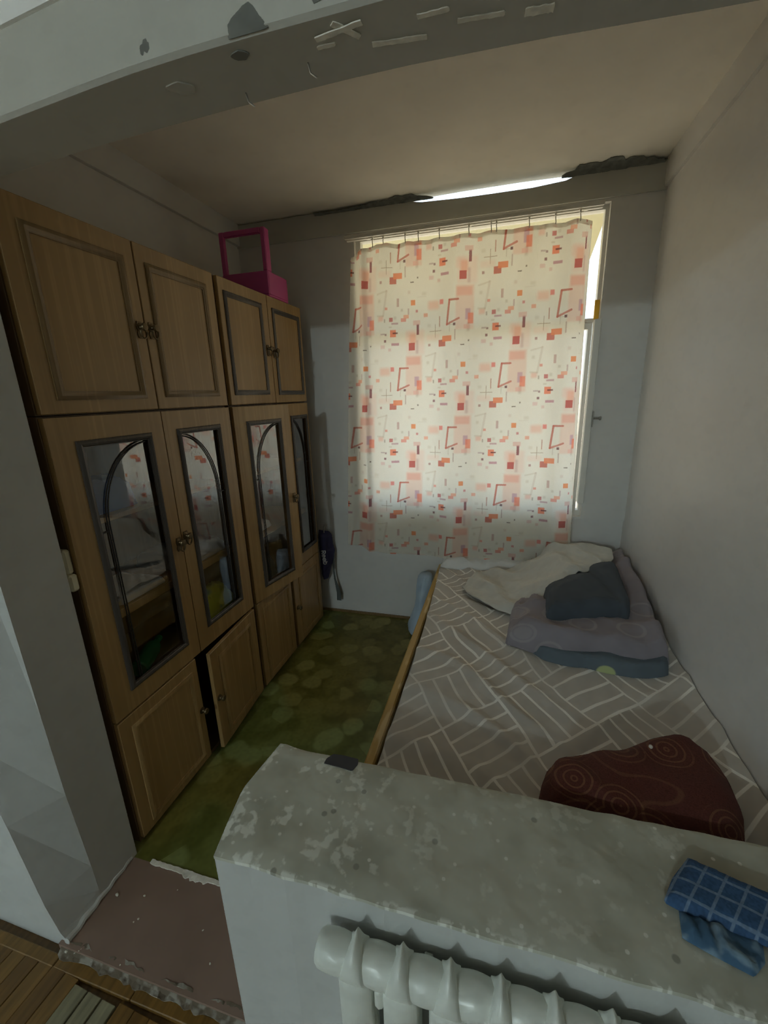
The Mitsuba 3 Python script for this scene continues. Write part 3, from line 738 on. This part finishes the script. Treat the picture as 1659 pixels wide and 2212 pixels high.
door('display_cabinet_001', 1, 1.254, 1.626, .508, SEAM - .004, 'veneer', glass=(1.40, 1.602, .582, 1.400), mould_mat='mould_dark', arch=-1, handle=(1.285, .965))
door('display_cabinet_001', 2, .866, 1.222, .022, .500, 'veneer', mould=(.908, 1.190, .04, .462), mw=.022, mould_mat='veneer')
door('display_cabinet_001', 3, 1.252, 1.626, .022, .500, 'veneer', mould=(1.315, 1.59, .05, .455), mw=.022, mould_mat='veneer', handle=(1.275, .27), hname='knob')
carcass('overhead_cabinet', YA0, YA1, SEAM + .002, 2.0, 'veneer_body_shaded', 'near overhead cabinet with brown-framed doors on the wall unit', 'cabinet')
door('overhead_cabinet', 0, .038, .438, SEAM + .005, 1.998, 'veneer', mould=(.088, .396, 1.516, 1.944), mw=.024, handle=(.414, 1.732))
door('overhead_cabinet', 1, .442, .836, SEAM + .005, 1.998, 'veneer', mould=(.480, .785, 1.519, 1.946), mw=.024, handle=(.464, 1.735))
carcass('overhead_cabinet_001', YB0, YB1, SEAM + .002, 2.0, 'veneer_body_shaded', 'far overhead cabinet with dark-framed doors, under the pink stand', 'cabinet')
door('overhead_cabinet_001', 0, .864, 1.252, SEAM + .005, 1.998, 'veneer', mould=(.896, 1.196, 1.522, 1.948), mw=.022, mould_mat='mould_dark', handle=(1.222, 1.736))
door('overhead_cabinet_001', 1, 1.256, 1.626, SEAM + .005, 1.998, 'veneer', mould=(1.294, 1.596, 1.520, 1.946), mw=.022, mould_mat='mould_dark', handle=(1.284, 1.731))
# shelves
for c, (a, b), zs in (('display_cabinet', (YA0 + .019, YA1 - .019), (.80, 1.135)), ('display_cabinet_001', (YB0 + .019, YB1 - .019), (.78, 1.12))):
    for i, z in enumerate(zs):
        add(c + '__' + num('shelf', i), bx(-.41, -.06, a, b, z, z + (.032 if i == 0 else .018), .002), 'veneer', False)

# things in the cabinets
def lump(key, x0, x1, y0, y1, z, t, mt, lab, cat, seed=0, r=.04, edge=.014, wob=.3, group=None):
    c = Polygon([(x0 + (x1 - x0) * (.5 + .5 * math.cos(a) * (1 if abs(math.cos(a)) < .7 else .95)), y0 + (y1 - y0) * (.5 + .5 * math.sin(a))) for a in np.linspace(0, 2 * math.pi, 28, endpoint=False)])
    P = sbox(x0, y0, x1, y1).buffer(-.02).intersection(c.buffer(.03)).buffer(.015)
    base = puffy(r, t)
    m = slab(P, edge, lambda x, y: 0 * x + z, lambda x, y, d: base(x, y, d) * (1 + wob * nz(x, y, 16, seed) * 2), seed=seed)
    add(key, m, mt, 60, lab, cat, group)
lump('folded_cloth', -.34, -.09, .10, .38, 1.154, .10, 'blue_cloth', 'folded blue cloth on the upper shelf behind the nearer glass door', 'cloth', 1)
lump('folded_cloth_001', -.30, -.07, .20, .42, .833, .03, 'paper', 'thin white cloth at the shelf edge behind the nearer glass door', 'cloth', 2)
lump('black_bag', -.30, -.10, .075, .22, .833, .22, 'black_cloth', 'black bag on the middle shelf behind the nearer glass door', 'bag', 3, r=.07)
add('bag_tag', bx(-.0985, -.097, .175, .20, .985, 1.015, .0004).apply_translation([.006, -.02, .0]), 'paper', False, 'small white tag on the black bag behind the glass', 'tag')
lump('folded_cloth_002', -.33, -.07, .50, .80, .833, .06, 'grey_cloth', 'pile of grey cloth on the middle shelf behind the farther glass door', 'cloth', 4)
lump('folded_cloth_003', -.20, -.05, .56, .80, .519, .15, 'yellow_blue', 'yellow and blue cloth bag at the cabinet bottom behind the glass', 'cloth', 5, r=.08)
lump('white_bundle', -.22, -.06, .06, .19, .519, .08, 'grey_cloth', 'crumpled pale bundle at the bottom of the near display cabinet', 'bundle', 6, r=.05, wob=.6)
bt = lathe([(0, 0), (.028, 0), (.032, .006), (.032, .13), (.026, .16), (.012, .185), (.012, .20), (.014, .202), (.014, .222), (0, .224)], 22)
bt.apply_transform(trimesh.transformations.rotation_matrix(math.radians(-90), [1, 0, 0]))
bt.apply_transform(trimesh.transformations.rotation_matrix(math.radians(25), [0, 0, 1]))
bt.apply_translation([-.10, .235, .552])
add('green_bottle', bt, 'green_plastic', 30, 'green bottle lying at the bottom of the near display cabinet', 'bottle')
lump('folded_cloth_004', -.30, -.07, .90, 1.22, .813, .05, 'paper', 'pale folded cloth on the shelf behind the ajar glass door', 'cloth', 7)
lump('dark_bundle', -.30, -.07, .90, 1.22, .519, .17, 'black_cloth', 'dark bundle at the bottom of the far display cabinet', 'bundle', 8, r=.08)

# power strip on the end panel
ps = cat_(bx(-.062, -.012, .012, .034, 1.035, 1.11, .006), bx(-.052, -.004, .008, .034, .985, 1.036, .006))
add('power_strip__housing', ps, 'plastic_ivory', 30)
tag('power_strip', 'ivory socket block fixed on the dark side of the near cabinet', 'socket')
for i, z in enumerate((1.085, 1.055)):
    add('power_strip__' + num('socket_hole', i), trimesh.creation.cylinder(.009, .002, 18).apply_transform(trimesh.transformations.rotation_matrix(math.pi / 2, [1, 0, 0])).apply_translation([-.036, .0115, z]), 'socket_hole', 30)

# pink stand on the far overhead cabinet
py = 1.30
add('pink_stand__base', cat_(bx(-.262, -.004, py - .004, py + .20, 2.0005, 2.012, .003), bx(-.262, -.004, py - .004, py + .006, 2.012, 2.118, .003), bx(-.262, -.004, py + .19, py + .20, 2.012, 2.118, .003),
                             bx(-.262, -.252, py + .006, py + .19, 2.012, 2.118, .002), bx(-.014, -.004, py + .006, py + .19, 2.012, 2.118, .002)), 'plastic_pink', False)
add('pink_stand__hoop', cat_(bx(-.262, -.234, py, py + .02, 2.118, 2.311, .004), bx(-.028, -.004, py, py + .045, 2.118, 2.311, .004), bx(-.2335, -.0285, py, py + .02, 2.285, 2.311, .004)), 'plastic_pink', False)
tag('pink_stand', 'pink plastic stand with an open square hoop on the far overhead cabinet', 'stand')

# ------------------------------------------------------------------ bag, plastic bag
Pb = Polygon([(-.026, .625), (.045, .620), (.066, .60), (.070, .53), (.082, .49), (.075, .42), (.045, .36), (.02, .27), (-.005, .262), (-.02, .30)])
m = slab(Pb, .012, lambda x, y: 0 * x, lambda x, y, d: .006 + .05 * np.sqrt(np.clip(1 - (1 - np.clip(d / .035, 0, 1)) ** 2, 0, 1)) + .006 * nz(x, y, 30, 2), seed=4)
q = np.array(m.vertices)
m = trimesh.Trimesh(np.stack([q[:, 0], 1.715 - q[:, 2], q[:, 1]], 1), m.faces, process=False)
add('hanging_bag__body', m, 'navy', 60)
tx = meshkit.text_mesh('Reeb', .032, .002, bold=True)
tx.apply_transform(trimesh.transformations.rotation_matrix(math.pi / 2, [1, 0, 0]))
tx.apply_transform(trimesh.transformations.rotation_matrix(math.radians(84), [0, 1, 0]))
tx.apply_translation([.004, 1.6585, .50])
add('hanging_bag__lettering', tx, 'letter_white', False, 'white lettering running down the bag')
st = [(.076, 1.70, .47), (.070, 1.702, .40), (.066, 1.702, .34), (.072, 1.703, .27), (.085, 1.704, .21), (.094, 1.704, .165), (.092, 1.704, .11)]
ws = [.006, .005, .005, .006, .012, .015, .015]
stv, stf = [], []
for (x, y, z), w in zip(st, ws):
    stv += [(x - w, y, z), (x + w, y, z), (x + w, y + .004, z), (x - w, y + .004, z)]
for i in range(len(st) - 1):
    for k in range(4):
        l = (k + 1) % 4
        stf += [[i * 4 + k, (i + 1) * 4 + k, (i + 1) * 4 + l], [i * 4 + k, (i + 1) * 4 + l, i * 4 + l]]
stf += [[0, 1, 2], [0, 2, 3], [24, 26, 25], [24, 27, 26]]
add('hanging_bag__strap', trimesh.Trimesh(stv, stf, process=False), 'strap_grey', 40, 'grey strap with a wide flat end')
add('hanging_bag__hook', tube([(.02, D - .001, .66), (.02, 1.70, .655), (.02, 1.69, .64), (.02, 1.69, .61)], .004, 8), 'steel', 30)
tag('hanging_bag', 'navy blue bag with white lettering hung between wall unit and window wall', 'bag')

# light blue plastic bag on the floor by the bed
zs = np.linspace(.0, .40, 26)
vb, fb = [], []
rb = np.random.default_rng(8)
nA = 36
for i, z in enumerate(zs):
    t = z / .40
    rx, ry = .060 * (1 - .35 * t) + .015 * math.sin(t * 9) * .5, .06 * (1 - .3 * t)
    if i in (0, len(zs) - 1):
        rx, ry = rx * .85, ry * .85
    cxx, cyy = .678 + .05 * t, 1.585 + .05 * t
    for a in range(nA):
        th = 2 * math.pi * a / nA
        cr = 1 + .16 * (meshkit.fbm(np.array([math.cos(th) * 2.2, math.sin(th) * 2.2, z * 16]), 3, 4) - .5) * 2
        vb.append((cxx + rx * cr * math.cos(th), cyy + ry * cr * math.sin(th), z + .001))
for i in range(len(zs) - 1):
    for a in range(nA):
        b = (a + 1) % nA
        fb += [[i * nA + a, i * nA + b, (i + 1) * nA + b], [i * nA + a, (i + 1) * nA + b, (i + 1) * nA + a]]
c0, c1 = len(vb), len(vb) + 1
vb += [(.678, 1.585, .001), (.728, 1.635, .401)]
for a in range(nA):
    b = (a + 1) % nA
    fb += [[c0, b, a], [c1, (len(zs) - 1) * nA + a, (len(zs) - 1) * nA + b]]
add('plastic_bag', trimesh.Trimesh(vb, fb, process=False), 'blue_film', 60, 'crumpled light blue plastic bag standing on the floor beside the bed', 'plastic bag')

# ------------------------------------------------------------------ bed
bed_board = [(.790, .02), (.793, 1.70)]
add('bed__side_board', bx(.800, .832, .02, 1.70, .14, .447, .005), 'bed_wood', 30, 'yellow varnished wooden side board')
add('bed__frame', cat_(bx(.834, W - .02, .02, .05, .14, .40, .004), bx(.834, W - .02, 1.67, 1.70, .14, .40, .004), bx(1.795, 1.82, .05, 1.67, .14, .40, .004), bx(.834, 1.795, .05, 1.67, .19, .21, 0)), 'bed_wood', False)
for i, (x, y) in enumerate(((.806, .03), (.806, 1.65), (1.77, .03), (1.77, 1.65))):
    add('bed__' + num('leg', i), bx(x, x + .05, y, y + .05, .0, .139, .004), 'bed_wood', False)
add('bed__mattress', bx(.836, W - .012, .055, 1.665, .215, .445, .02), 'grey_cloth', 30)
tag('bed', 'narrow bed with a yellow wooden side board along the right wall', 'bed')
sheetP = Polygon([(.838, .012), (.846, .12), (.850, .35), (.852, .6), (.848, .95), (.834, 1.3), (.818, 1.6), (.815, 1.702), (W - .004, 1.702), (W - .004, .012)])
def wr(x, y):
    """long soft wrinkles, deepest in the middle"""
    a = .5 + .5 * np.sin(38 * (y * .8 + x * .55 + .05 * np.sin(x * 9 + y * 3)) + 3 * nz(x, y, 4, 3))
    b = .5 + .5 * np.sin(26 * (y * .9 - x * .7) + 5 * nz(x, y, 3, 6))
    m = np.clip(nz(x, y, 2.6, 9) * 3 + .5, 0, 1)
    return .016 * a ** 4 * m + .011 * b ** 5 * (1 - m) + .010 * nz(x, y, 9, 1)
def sheet_top(x, y):
    right = np.clip((x - 1.70) / .14, 0, 1)
    return .452 + .012 + wr(x, y) + .035 * right ** 1.5 + .018 * np.exp(-((x - 1.3) ** 2 + (y - .9) ** 2) / .25)
add('bed_sheet', slab(sheetP, .014, lambda x, y: sheet_top(x, y) - .006 - .010 * np.clip(1 - (x - .82) / .03, 0, 1) ** 2, lambda x, y, d: .006 * np.clip(d / .012, .35, 1), seed=6), 'sheet_cloth', 60,
    'grey beige bed sheet with white basket-weave lines spread over the bed', 'bed sheet')
ws_ = Polygon([(.825, 1.60), (.95, 1.585), (1.08, 1.60), (1.25, 1.58), (1.42, 1.60), (1.45, 1.70), (1.2, 1.715), (.83, 1.705)])
add('white_cloth', slab(ws_, .012, lambda x, y: sheet_top(x, y) + .001, lambda x, y, d: (.006 + .045 * np.clip(d / .04, 0, 1) ** .6) * (1 + .9 * nz(x, y, 14, 2)), seed=2), 'cloth_white', 60,
    'white cloth bunched at the far end of the bed under the curtain', 'cloth')
# folded blanket: slate underside layer and mauve layer over it
b1 = Polygon([(1.25, .83), (1.36, .735), (1.50, .715), (1.66, .71), (1.77, .735), (1.80, .83), (1.82, 1.2), (1.828, 1.66), (1.5, 1.66), (1.34, 1.2)]).buffer(.01)
add('folded_blanket__under_layer', slab(b1, .014, lambda x, y: sheet_top(x, y) + .002, lambda x, y, d: .045 * np.clip(1 - (1 - np.clip(d / .03, 0, 1)) ** 2, 0, 1) ** .5 + .003 + .004 * nz(x, y, 14, 2), seed=2), 'blanket_slate', 60, 'dark slate under layer with pale spots')
b2 = Polygon([(1.215, .80), (1.27, .775), (1.42, .752), (1.55, .765), (1.70, .765), (1.79, .79), (1.812, 1.0), (1.824, 1.4), (1.830, 1.69), (1.70, 1.69), (1.45, 1.5), (1.30, 1.25), (1.24, 1.06)]).buffer(.008)
in1 = lambda x, y: np.clip(shapely.distance(shapely.points(x, y), b1.exterior) * np.where(shapely.contains_xy(b1, x, y), 1, -1) / .04, 0, 1)
add('folded_blanket__top_layer', slab(b2, .013, lambda x, y: sheet_top(x, y) + .003 + .046 * in1(x, y) ** .6, lambda x, y, d: .050 * np.clip(1 - (1 - np.clip(d / .035, 0, 1)) ** 2, 0, 1) ** .5 * (.75 + .9 * nz(x, y, 7, 5) + .4) + .003 + .012 * np.clip(nz(x, y, 12, 8), 0, 1) + .012 * (.5 + .5 * np.sin(34 * y + 9 * x + 6 * nz(x, y, 5, 2))) ** 3 * np.clip(d / .03, 0, 1) + .06 * np.clip((x - 1.70) / .12, 0, 1) * np.clip((y - .95) / .3, 0, 1) * np.clip(d / .03, 0, 1), seed=4), 'blanket_mauve', 60, 'grey mauve top layer with faint pale lines')
tag('folded_blanket', 'grey mauve blanket folded in layers at the wall end of the bed', 'blanket')
dk = Polygon([(1.372, .86), (1.68, .945), (1.70, 1.0), (1.72, 1.32), (1.66, 1.42), (1.42, 1.26), (1.385, 1.1)]).buffer(.012)
add('charcoal_cloth', slab(dk, .012, lambda x, y: 0 * x + .572 + .02 * np.clip((y - .9) / .4, 0, 1), lambda x, y, d: .004 + .092 * np.clip(.75 + ((x - 1.385) * .743 - (y - 1.05) * .669) / .22, .25, 1) * np.clip(1 - (1 - np.clip(d / .045, 0, 1)) ** 2, 0, 1) ** .45 * (1 + .35 * nz(x, y, 9, 3)) - .016 * np.exp(-((x - 1.62 + (y - 1.1) * .3) / .02) ** 2), seed=4), 'cloth_charcoal', 60,
    'charcoal blue cloth folded thick on top of the blanket', 'cloth')
cr = Polygon([(.985, 1.30), (1.02, 1.20), (1.09, 1.12), (1.17, 1.05), (1.24, 1.015), (1.275, 1.04), (1.30, 1.0), (1.335, .99), (1.385, 1.07), (1.45, 1.13), (1.60, 1.27), (1.66, 1.36), (1.74, 1.46), (1.75, 1.56), (1.66, 1.67), (1.52, 1.665), (1.40, 1.61), (1.20, 1.58), (1.05, 1.50)])
def cr_base(x, y):
    hi = np.clip((x - 1.22) / .25, 0, 1)
    hi = hi * hi * (3 - 2 * hi)
    return sheet_top(x, y) + .004 + (.585 + .035 * np.clip((x - 1.36) / .1, 0, 1) - .47) * hi + .012 * np.exp(-((x - 1.66) ** 2 + (y - 1.58) ** 2) / .006)
crb = lambda x, y: cr_base(x, y) + .026 * (nz(x, y, 9, 4) + .3) + .018 * np.abs(np.sin(17 * (x * .9 + y * .6) + 5 * nz(x, y, 4, 8))) ** 3 * 1.2
add('cream_cloth', slab(cr, .011, lambda x, y: crb(x, y) + .004, lambda x, y, d: .005 + .016 * np.clip(d / .03, 0, 1), seed=9), 'cloth_cream', 60,
    'creased cream cloth thrown across the folded blanket and bed', 'cloth')

# cushion by the parapet
cp = Polygon([(1.30, .035), (1.292, .10), (1.305, .155), (1.345, .20), (1.42, .235), (1.50, .262), (1.58, .315), (1.65, .345), (1.70, .335), (1.738, .29), (1.748, .21), (1.735, .12), (1.70, .04), (1.66, .015), (1.5, .012)]).buffer(.006)
cu = slab(cp, .011, lambda x, y: sheet_top(x, y) + .006, lambda x, y, d: .004 + (.108 + .008 * np.clip((x - 1.35) / .3, 0, 1)) * np.clip(1 - (1 - np.clip(d / .075, 0, 1)) ** 2, 0, 1) ** .5 * (1 + .18 * nz(x, y, 8, 2)) - .014 * np.exp(-((x - 1.56) ** 2 + (y - .215) ** 2) / .0009), seed=3)
add('cushion__cover', cu, 'cushion_cloth', 60)
add('cushion__button', trimesh.creation.icosphere(subdivisions=2, radius=.005).apply_translation([1.565, .228, .600]), 'button_pale', True, 'tiny pale button')
tag('cushion', 'burgundy cushion with gold swirls on the bed behind the parapet', 'cushion')

# ------------------------------------------------------------------ things on the parapet
ck = Polygon([(1.542, -.070), (1.50, -.118), (1.472, -.163), (1.497, -.172), (1.54, -.178), (1.612, -.193), (1.70, -.205), (1.72, -.12), (1.655, -.104)])
add('checked_cloth__folded_part', slab(ck, .008, lambda x, y: 0 * x + PH + .007 + .002 * nz(x, y, 30, 2), lambda x, y, d: .004 + .012 * np.clip(d / .015, 0, 1) ** .5 + .004 * nz(x, y, 40, 6), seed=5), 'cloth_check', 60)
fl = Polygon([(1.495, -.168), (1.486, -.21), (1.52, -.222), (1.575, -.238), (1.60, -.215), (1.61, -.185), (1.55, -.172)])
add('checked_cloth__flap', slab(fl, .007, lambda x, y: 0 * x + PH + .0015, lambda x, y, d: .003 + .004 * np.clip(d / .01, 0, 1) + .011 * np.abs(np.sin(75 * (x + .4 * y) + 9 * nz(x, y, 20, 3))) ** 2 * np.clip(d / .012, 0, 1), seed=5), 'cloth_blueflap', 50, 'dark crumpled blue flap')
tag('checked_cloth', 'blue cloth with a white check lying folded on the parapet', 'cloth')
tb = Polygon([(.770, .004), (.80, .006), (.838, .004), (.842, -.01), (.834, -.033), (.80, -.030), (.756, -.028), (.758, -.012)])
add('black_tape', slab(tb, .006, lambda x, y: 0 * x + PH + .0008, lambda x, y, d: .0016 + .0008 * nz(x, y, 60, 1), seed=5), 'tape_black', False, 'black tape patch stuck on the far edge of the parapet', 'tape')

# masking tape on the soffit
def strip(key, p0, p1, w, lab, lift=0.0, seed=0):
    p0, p1 = np.array(p0), np.array(p1)
    d = (p1 - p0) / np.linalg.norm(p1 - p0)
    nn = np.array([-d[1], d[0]]) * w / 2
    rs = np.random.default_rng(seed)
    ts = np.linspace(0, 1, 14)
    a = [p0 + (p1 - p0) * t + nn * (1 + rs.uniform(-.2, .2)) for t in ts]
    b = [p0 + (p1 - p0) * t - nn * (1 + rs.uniform(-.2, .2)) for t in ts[::-1]]
    m = slab(Polygon(a + b).buffer(0), .004, lambda x, y: 0 * x + 1.9782 - lift, lambda x, y, d: .0015 + 0 * x, seed=seed)
    add(key, m, 'tape_white', False, lab, 'tape')
strip('tape_strip', (.917, -.138), (.946, -.106), .009, 'white tape strip under the beam, short arm of the taped cross', 0, 1)
strip('tape_strip_001', (.887, -.122), (.956, -.130), .008, 'white tape strip under the beam, long arm of the taped cross', .0017, 2)
strip('tape_strip_002', (.882, -.106), (.909, -.105), .006, 'shortest white tape strip under the beam, below the taped cross', 0, 3)
strip('tape_strip_003', (1.027, -.113), (1.069, -.112), .007, 'white tape strip under the beam, right of the taped cross', 0, 4)
strip('tape_strip_004', (1.077, -.090), (1.138, -.083), .007, 'longest straight white tape strip under the beam', 0, 5)
strip('tape_strip_005', (1.163, -.076), (1.199, -.072), .013, 'wide smudged white tape strip under the beam, farthest right', 0, 6)
strip('tape_strip_006', (.958, -.088), (1.034, -.077), .008, 'torn white tape strip under the beam, nearest the ceiling edge', 0, 7)
for i, (x, y) in enumerate(((.857, -.084), (.735, -.057))):
    add(num('nail', i), cat_(tube([(x, y, 1.981), (x + .003, y + .002, 1.968), (x + .012, y + .004, 1.962)], .0014, 6)), 'steel', 30, ('bent nail under the beam below the taped cross', 'small nail at the left underside of the beam')[i], 'nail')

# ------------------------------------------------------------------ cast-iron radiator in front of the parapet
RY, RZ, RR = -.329, .521, .030
PITCH = .0836
x_first = .944
nsec = 9
xs = np.linspace(.870, x_first + PITCH * (nsec - 1) + .05, 120)
def rad_r(x):
    k = (x - x_first) / PITCH
    dd = np.abs(k - round(k)) * PITCH
    return RR + .002 * math.cos(dd / PITCH * 2 * math.pi) * -1
vs, fs = [], []
n = 28
for i, x in enumerate(xs):
    r = rad_r(x) * (.86 if i == 0 else 1)
    for a in range(n):
        t = 2 * math.pi * a / n
        vs.append((x, RY + r * math.cos(t), RZ + r * math.sin(t)))
for i in range(len(xs) - 1):
    for a in range(n):
        b = (a + 1) % n
        fs += [[i * n + a, (i + 1) * n + b, i * n + b], [i * n + a, (i + 1) * n + a, (i + 1) * n + b]]
c0, c1 = len(vs), len(vs) + 1
vs += [(xs[0], RY, RZ), (xs[-1], RY, RZ)]
for a in range(n):
    b = (a + 1) % n
    fs += [[c0, a, b], [c1, (len(xs) - 1) * n + b, (len(xs) - 1) * n + a]]
hd = trimesh.Trimesh(vs, fs, process=False)
if hd.volume < 0:
    hd.invert()
add('radiator__top_pipe', hd, 'white_enamel', 40)
hb = hd.copy()
hb.apply_translation([0, 0, -.42])
add('radiator__bottom_pipe', hb, 'white_enamel', 40)
for i in range(nsec):
    x = x_first + i * PITCH
    # each section: a fin with a pointed hood over the pipe, two columns, a foot over the bottom pipe
    th_ = np.radians(np.linspace(35, 262, 40))
    al = np.clip((np.degrees(th_) - 78) / 175, 0, 1)
    be = np.clip((78 - np.degrees(th_)) / 40, 0, 1)
    hw = .011 + .022 * al + .008 * be
    hh = .027 * (1 - al) ** 2.4 * (1 - be) ** 1.5 + .0010
    sv = np.linspace(-1, 1, 13)
    pr_ = np.clip(1 - np.abs(sv)[None] ** (1.2 + 2.5 * al[:, None]), 0, 1)
    rad = RR + .002 + hh[:, None] * pr_ - .006 * (pr_ == 0)
    sx_ = x + sv[None] * hw[:, None]
    gv = np.stack([sx_, RY + rad * np.cos(th_)[:, None], RZ + rad * np.sin(th_)[:, None]], -1).reshape(-1, 3)
    ii = np.arange(40 * 13).reshape(40, 13)
    gq = np.stack([ii[:-1, :-1], ii[:-1, 1:], ii[1:, 1:], ii[1:, :-1]], -1).reshape(-1, 4)
    saddle = trimesh.Trimesh(gv, np.vstack([gq[:, [0, 2, 1]], gq[:, [0, 3, 2]]])[:, ::-1], process=False)
    cols = [trimesh.creation.capsule(height=.37, radius=.025, count=[16, 12]).apply_transform(np.diag([1.34, .7, 1, 1])).apply_translation([x, RY + yy, .295]) for yy in (-.014, .012)]
    add('radiator__' + num('section', i), cat_(saddle, *cols), 'white_enamel', 35)
add('radiator__pipe_stub', trimesh.creation.capsule(height=.03, radius=.010, count=[12, 8]).apply_translation([x_first + PITCH * .5 + .002, RY - .012, .462]), 'white_enamel', 30)
for i in (0, nsec - 1):
    x = x_first + i * PITCH
    add('radiator__' + num('foot', 0 if i == 0 else 1), bx(x - .02, x + .02, RY - .03, RY + .03, -.0195, .09, .006), 'white_enamel', 30)
for i, x in enumerate((x_first + PITCH * 1.5, x_first + PITCH * 6.5)):
    add('radiator__' + num('wall_bracket', i), bx(x - .008, x + .008, RY + .02, -.2875, .50, .52, .002), 'white_enamel', False)
tag('radiator', 'old white enamelled cast-iron radiator in front of the parapet', 'radiator')
